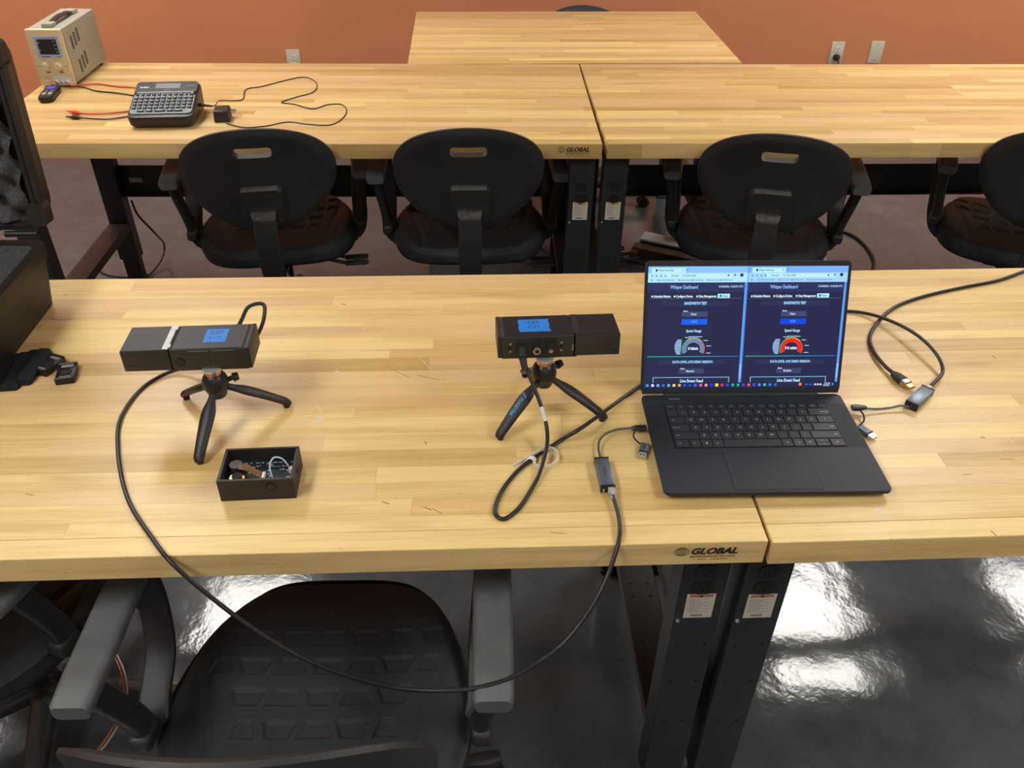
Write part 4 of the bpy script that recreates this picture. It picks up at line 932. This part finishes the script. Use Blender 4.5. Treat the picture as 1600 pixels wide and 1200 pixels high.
hd_ = B().tube([(.006, .055, PH + .010), (.006, .13, PH + .015), (.006, .20, PH + .010)], .01, 10, 8, flat=(.0125, .0035)).done('handle', 'blk', ps)
for yy in (.042, .212): B().box((.006, yy, PH + .008), (.034, .036, .013), .003, 2).done('handle_mount', 'psu', ps)
for yy in (.05, PD - .03): B().cyl((PW / 2 - .002, yy + .12 * 0, PH - .02), (PW / 2 + .0005, yy, PH - .02), .003, n=10).done('screw', 'worn', ps)
# test leads
def lead(label, m, pts1, pts2, clip_at, cdir):
    r = thing('test_lead', label, 'test lead', (0, 0, 0), 0, 'test leads')
    B().tube(pts1 + pts2, .0021, 8, 7).done('wire', m, r, angle=60)
    c = Vector(clip_at); d = Vector(cdir).normalized(); n_ = Vector((-d.y, d.x, 0))
    B().rings([[c + d * t + n_ * (x * w_) + Vector((0, 0, y_ * h_)) for x, y_ in rrect(2, 2, .7, 3)] for t, w_, h_ in ((0, .002, .002), (.012, .0055, .005), (.026, .0062, .0055), (.034, .0035, .003), (.05, .002, .0015))]).done('crocodile_clip', m, r)
psm = Matrix.Translation((-1.742, 2.024, TT)) @ Matrix.Rotation(-.02, 4, 'Z')
lead('red test lead running from the power supply behind the label printer', 'red', [psm @ Vector((.036, -.016, .018)), psm @ Vector((.052, -.026, .012)), tp(150, 131, .003), tp(180, 135, .003), tp(210, 137, .003), tp(245, 142, .003)],
     [tp(262, 158, .003), tp(245, 168, .003), tp(200, 174, .003), tp(170, 177, .004), tp(145, 178, .004), tp(124, 177, .006)], tp(126, 177, .006), tp(107, 174, .006) - tp(126, 177, .006))
lead('black test lead running from the power supply behind the label printer', 'rubber', [psm @ Vector((.003, -.016, .018)), psm @ Vector((.006, -.026, .022)), psm @ Vector((.022, -.036, .014)), tp(128, 136, .003), tp(150, 142, .003), tp(180, 145, .003), tp(200, 148, .003), tp(240, 155, .003)],
     [tp(250, 170, .003), tp(220, 178, .003), tp(200, 182, .003), tp(170, 186, .004), tp(145, 185.5, .004), tp(126, 184, .006)], tp(127, 184, .006), tp(107, 182.5, .006) - tp(127, 184, .006))
# remote control
ra, rb = tp(70, 163), tp(88, 139); rc_ = (ra + rb) / 2; ang = math.atan2((rb - ra).y, (rb - ra).x)
rm = thing('remote_control', 'small black remote control with purple pad by the power supply', 'remote', (rc_.x, rc_.y, TT), ang - PI / 2)
B().rings([[Vector((x * k, y * (1 if k > .9 else .985), z)) for x, y in rrect(.044, .132, .018, 6)] for z, k in ((.001, .86), (.006, 1), (.012, 1), (.017, .9))]).done('body', 'blk', rm, angle=50)
B().prism(rrect(.026, .026, .006), .0168, .0185, place((0, .030, 0))).done('direction_pad', mat('purple_button', (.12, .05, .55), .4), rm)
for k in range(4):
    for sx in (-1, 1): B().box((sx * .0085, .004 - k * .014, .0175), (.0115, .0065, .0018), .0008, 1).done('button', 'lcd' if k != 2 else 'white', rm)
for sx in (-1, 1): B().box((sx * .0085, .052, .0175), (.010, .005, .0018), .0008, 1).done('button', 'lcd', rm)
# label printer
lp = thing('label_printer', 'dark grey label printer with keyboard and small display', 'label printer', (-1.302, 1.632, TT), .055)
PRW, PRD, z0_, z1_ = .187, .178, .036, .078
def ps_(x, y, z): return Vector((x, y, z))
def ztop(y): return z0_ + (z1_ - z0_) * min(1, max(0, (y - .004) / (PRD - .03)))
rr = rrect(PRW, PRD, .022, 6, 0, PRD / 2)
B().rings([[Vector((x * k, (y - PRD / 2) * k + PRD / 2, z if not top else ztop(y) + z)) for x, y in rr] for z, k, top in ((.002, .90, 0), (.010, .98, 0), (-.010, 1.0, 1), (-.002, .985, 1), (0, .955, 1))]).done('body', 'brick', lp, angle=40)
ta = math.atan2(z1_ - z0_, PRD - .03)
def on_top(x, y, h=0): return Matrix.Translation((x, y, ztop(y) + h)) @ Matrix.Rotation(ta, 4, 'X')
kp = B().prism(rrect(PRW * .93, .100, .014, 5), 0, .0022).done('keyboard_panel', 'printer', lp); kp.matrix_local = on_top(0, .062)
sp_ = B().prism(rrect(PRW * .945, .056, .012, 5), 0, .0024).done('display_panel', 'bezel', lp); sp_.matrix_local = on_top(0, .139, .0006)
o = B().box((.003, .004, .003), (.072, .026, .0016), .0006, 1).done('display', 'lcd', sp_)
B().box((0, -.026, .0018), (PRW * .86, .004, .0022), .0008, 1).done('silver_trim', 'silver_and_glare', sp_)
fl = Flat(); fl.text('brother', -.064, 0, .0098, (.75, .76, .78), 1, bold=.03, width=.026); fl.text('P-touch', .066, .006, .006, (.45, .45, .46), 1, width=.026); fl.rect(-.007, -.017, .013, -.0145, (.12, .12, .12))
fl.done('lettering', sp_, place((0, 0, .0026)))
ks = B(); lg_ = Flat()
for rI in range(5):
    n_ = 11 if rI else 11
    for k in range(11):
        wd = .0118 if rI else (.0085, .0085, .011, .011, .009, .010, .009, .010, .0125, .008, .014)[k]
        x = -.0775 + k * .0155; y_ = .040 - rI * .0155 + (.002 if rI == 0 else 0)
        if rI == 4 and k in (0, 10): pass
        ks.box((x, y_, .0042), (wd, .0085, .004), .0015, 1)
        lg_.rect(x - wd * .20, y_ - .0011, x + wd * .20, y_ + .0013, (.62, .25, .2) if (rI == 0 and k == 0) else (.50, .52, .54))
for x, wd in ((-.056, .020), (-.032, .019), (-.003, .031), (.026, .018), (.049, .023)): ks.box((x, -.0375, .0042), (wd, .0075, .004), .0015, 1); lg_.rect(x - wd * .3, -.0388, x + wd * .3, -.0362, (.48, .5, .52))
ks_o = stuff(ks.done('keys', 'blk', kp, smooth=False)); lg_.done('key_legends', kp, place((0, 0, .0063)))
B().cyl((PRW / 2 - .004, .10, .035), (PRW / 2 + .004, .10, .035), .006, n=14).done('power_socket', 'dark', lp)
lpm = Matrix.Translation((-1.302, 1.632, TT)) @ Matrix.Rotation(.055, 4, 'Z')
# wall adapter and its cord
wa = thing('power_adapter', 'black wall plug adapter beside the label printer', 'power adapter', (-1.146, 1.712, TT), .12)
B().box((0, 0, .017), (.046, .058, .034), .004, 3, taper=.93).done('body', 'brick', wa)
for sy in (-1, 1): B().box((.030, .012 + sy * .0064, .020), (.017, .0015, .0065)).done('prong', 'chrome', wa)
B().box((.0233, .012, .019), (.0016, .022, .022), .0005, 1).done('rating_label', 'lcd', wa)
sock = lpm @ Vector((PRW / 2 + .006, .10, .035))
cp_ = [sock, sock + Vector((.03, .0, -.004)), tp(345, 157, .006), tp(365, 157.5, .002), tp(378, 156, .002), tp(386, 139, .002), tp(410, 135, .002), tp(440, 127, .002), tp(475, 120.5, .002), tp(494, 129, .002), tp(489, 144, .002), tp(462, 152, .002), tp(440, 160, .002), tp(460, 163, .002), tp(490, 170, .002), tp(512, 163.5, .002), tp(533, 163, .002), tp(541, 177, .002), tp(517, 195, .002), tp(480, 194, .002), tp(450, 190.5, .002), tp(415, 197, .002), tp(380, 199, .002), tp(352, 192, .004)]
pc_ = thing('adapter_cord', 'thin black cord wandering from the label printer to its adapter', 'cable', (0, 0, 0))
B().tube(cp_, .0016, 8, 6).done('cord', 'rubber', pc_, angle=60)
B().cyl(sock + Vector((-.004, 0, 0)), sock + Vector((.028, 0, -.004)), .0042, .003, 12).done('barrel_plug', 'rubber2', pc_)

# ------------------------------------------------------------------ wall plates
def outlet(label, x, z, kind):
    r = thing('wall_outlet' if kind != 'blank' else 'blank_plate', label, 'outlet' if kind != 'blank' else 'wall plate', (x, Y1, z))
    B().box((0, -.003, 0), (.070, .006, .1145), .0022, 2).done('cover_plate', 'plate', r)
    if kind == 'blank':
        for s_ in (-1, 1): B().cyl((0, -.005, s_ * .041), (0, -.0068, s_ * .041), .0032, n=12).done('screw', 'worn', r)
        return r
    for s_ in (-1, 1):
        q = B().prism(rrect(.034, .028, .011), 0, .0026, place((0, -.0055, s_ * .0195), 0, PI / 2)).done('receptacle', 'recep', r)
        t = B()
        for sx in (-1, 1): t.box((sx * .0064, -.0083, s_ * .0195 + .004), (.0022, .0008, .0078))
        t.cyl((0, -.008, s_ * .0195 - .006), (0, -.0088, s_ * .0195 - .006), .0026, n=10); stuff(t.done('receptacle_slot', 'dark', r))
    B().cyl((0, -.005, 0), (0, -.0068, 0), .0028, n=12).done('screw', 'worn', r)
    return r
outlet('almond double wall outlet behind the rear left bench', -1.340, .378, 'plain')
outlet('almond double wall outlet with a black plug in it', 1.538, .415, 'plug')
outlet('almond blank wall plate right of the outlet with the plug', 1.752, .418, 'blank')
pg = thing('wall_plug', 'black mains plug and cord in the right wall outlet', 'plug', (0, 0, 0))
B().rings([[Vector((1.538 + x * w_, Y1 - d, .3955 + z * h_)) for x, z in rrect(2, 2, .7, 3)] for d, w_, h_ in ((.0083, .0165, .0150), (.026, .0165, .0150), (.038, .011, .012), (.050, .0055, .0055))]).done('plug_body', 'rubber2', pg)
B().tube([(1.538, Y1 - .048, .3955), (1.536, Y1 - .064, .37), (1.53, Y1 - .06, .25), (1.50, Y1 - .06, .08), (1.45, Y1 - .10, .006), (1.36, 3.45, .005), (1.3, 3.1, .005)], .0045, 8, 7).done('cord', 'rubber', pg, angle=60)

# ------------------------------------------------------------------ cables and oddments on the floor
cable('mains_cord', 'black mains cord hanging from the rear left bench stringer', 'cable', [aty(205, 313, 2.14), aty(215, 335, 2.15), aty(240, 362, 2.17), at(257, 388, .05), at(250, 410, .02), at(228, 432, .005), at(205, 433, .005), at(170, 430, .005), at(150, 420, .005)], .004)
cable('braided_cord', 'twisted black cord curving on the floor right of the laptop screen', 'cable', [at(1288, 355, .006), at(1310, 360, .006), at(1330, 367, .006), at(1348, 380, .006), at(1360, 395, .006), at(1366, 412, .006), at(1352, 440, .006), at(1310, 470, .006), at(1260, 480, .006)], .007, 'rubber2')
fs = thing('floor_strip', 'flat taupe strip lying on the floor behind the laptop', 'floor strip', (0, 0, 0))
q = [at(1257, 372, 0), at(1279, 360, 0), at(1291, 407, 0), at(1266, 407, 0)]
d_ = (q[2] - q[1]) * .3
ex = (q[1] - q[2]) * 1.2
B().prism([(p.x, p.y) for p in (q[0] + ex, q[3] + d_, q[2] + d_, q[1] + ex)], .0, .006).done('strip', 'taupe', fs)
rw = thing('cable_trough', 'low timber cable trough with aluminium cover on the floor', 'cable trough', (0, 0, 0))
a, b_ = at(1000, 372, .07), at(1148, 404, .07); d_ = (b_ - a).normalized(); n_ = Vector((-d_.y, d_.x, 0))
def bar(nm, m, p, L, w_, z0, z1): 
    c = p + d_ * L / 2; o = B().box((c.x, c.y, (z0 + z1) / 2), (L, w_, z1 - z0), .002, 1, rot=Matrix.Rotation(math.atan2(d_.y, d_.x), 4, 'Z')).done(nm, m, rw); return o
bar('aluminium_cover', 'alu', a + n_ * .03, .62, .075, .062, .072)
bar('trough_side', 'oak', a - n_ * .045 - d_ * .01, .66, .045, .0, .060)
bar('trough_floor', 'blk', a + n_ * .02, .62, .09, .0, .058)
bar('timber_end', 'oak', a - n_ * .08 - d_ * .012, .03, .03, .0, .05)
def tangle(label, cx, cy, sd, n):
    g = random.Random(sd); P = []
    for k in range(n): P.append((cx + g.uniform(-.16, .16), cy + g.uniform(-.07, .07), .006 + .012 * (k % 3)))
    return cable('tangled_cord', label, 'cable', P, .0045, 'rubber2')
tangle('tangled black cord on the floor beside the bench legs', .12, 2.30, 5, 9)
tangle('tangled black cord on the floor in front of the timber trough', .34, 2.26, 9, 9)
cable('thin_cord', 'thin black cord drooping over the aluminium trough cover', 'cable', [at(1062, 350, .30), at(1062, 365, .22), at(1060, 378, .14), at(1066, 390, .08), at(1080, 400, .03), at(1095, 408, .006)], .004)
cable('lever_cord', 'black cord on the floor behind the second rear chair', 'cable', [at(808, 398, .006), at(822, 388, .006), at(840, 386, .006), at(858, 394, .006), at(872, 402, .006)], .005)
sw = thing('speaker_wire', 'clear sheathed copper wire looping beside the front left chair', 'cable', (0, 0, 0))
swp = [at(70, 1010, .16), at(92, 985, .16), at(130, 986, .16), at(165, 1005, .16), at(188, 1040, .16), at(196, 1080, .16), at(188, 1120, .16), at(165, 1160, .15), at(130, 1200, .14), at(95, 1240, .12), at(60, 1300, .06), at(40, 1330, .006)]
for dx, m in ((-.0035, 'copperwire'), (.0035, 'chrome')): B().tube([p + Vector((dx, 0, 0)) for p in swp], .0022, 8, 6).done('strand', m, sw, angle=60)

# ------------------------------------------------------------------ wear on the front benches: pale scuffs, scratches and dark mineral flecks
def scuffs(bench_, marks, seed):
    g = random.Random(seed); f = Flat(.00002); inv = bench_.matrix_basis.inverted()
    for kind, *q in marks:
        if kind == 'blot':
            c = inv @ tp(q[0], q[1]); n = 9
            f.poly([(c.x + q[2] * g.uniform(.6, 1.1) * math.cos(2 * PI * k / n), c.y + q[3] * g.uniform(.6, 1.1) * math.sin(2 * PI * k / n)) for k in range(n)], (.66, .56, .40), 0)
        else:
            P = smooth_path([inv @ tp(x, y) for x, y in q[0]], 5)
            f.line([(p.x, p.y) for p in P], q[1], (.74, .58, .34) if kind == 'scratch' else (.22, .115, .045), 1)
    return f.done('surface_wear', bench_, place((0, 0, TT + .00006)))
scuffs(FL, [('blot', 527, 582, .0055, .006), ('blot', 499, 655, .006, .011), ('blot', 487, 660, .004, .004), ('blot', 722, 588, .004, .003), ('scratch', [(656, 558), (672, 577), (686, 597)], .0012), ('scratch', [(590, 527), (597, 519), (604, 512)], .0012), ('scratch', [(566, 517), (572, 508), (578, 503)], .001),
            ('scratch', [(470, 660), (496, 634), (503, 645)], .0010), ('scratch', [(290, 800), (310, 818), (352, 832)], .0011), ('scratch', [(732, 745), (752, 765), (772, 778)], .0009), ('fleck', [(652, 586), (668, 590), (686, 593)], .0011), ('fleck', [(605, 572), (618, 580), (640, 590)], .0009), ('fleck', [(597, 784), (607, 787)], .0016), ('fleck', [(664, 793), (674, 797)], .0016), ('fleck', [(676, 795), (690, 802)], .0013),
            ('fleck', [(534, 475), (540, 476)], .0022), ('fleck', [(100, 461), (106, 460)], .0020), ('fleck', [(664, 690), (666, 694)], .0016), ('fleck', [(70, 497), (100, 500), (112, 498)], .0016), ('fleck', [(40, 772), (52, 774)], .0012), ('fleck', [(860, 832), (885, 834)], .001)], 4)
scuffs(FR, [('scratch', [(1508, 615), (1540, 650), (1584, 692)], .0012), ('scratch', [(1418, 486), (1440, 510)], .0010), ('fleck', [(1533, 683), (1538, 684)], .0024), ('fleck', [(1562, 717), (1584, 718)], .0012), ('fleck', [(1504, 742), (1518, 741)], .0012), ('fleck', [(1550, 556), (1556, 560)], .0020), ('blot', 1380, 806, .010, .005), ('blot', 1372, 796, .006, .004), ('fleck', [(1549, 830), (1556, 836)], .002)], 6)
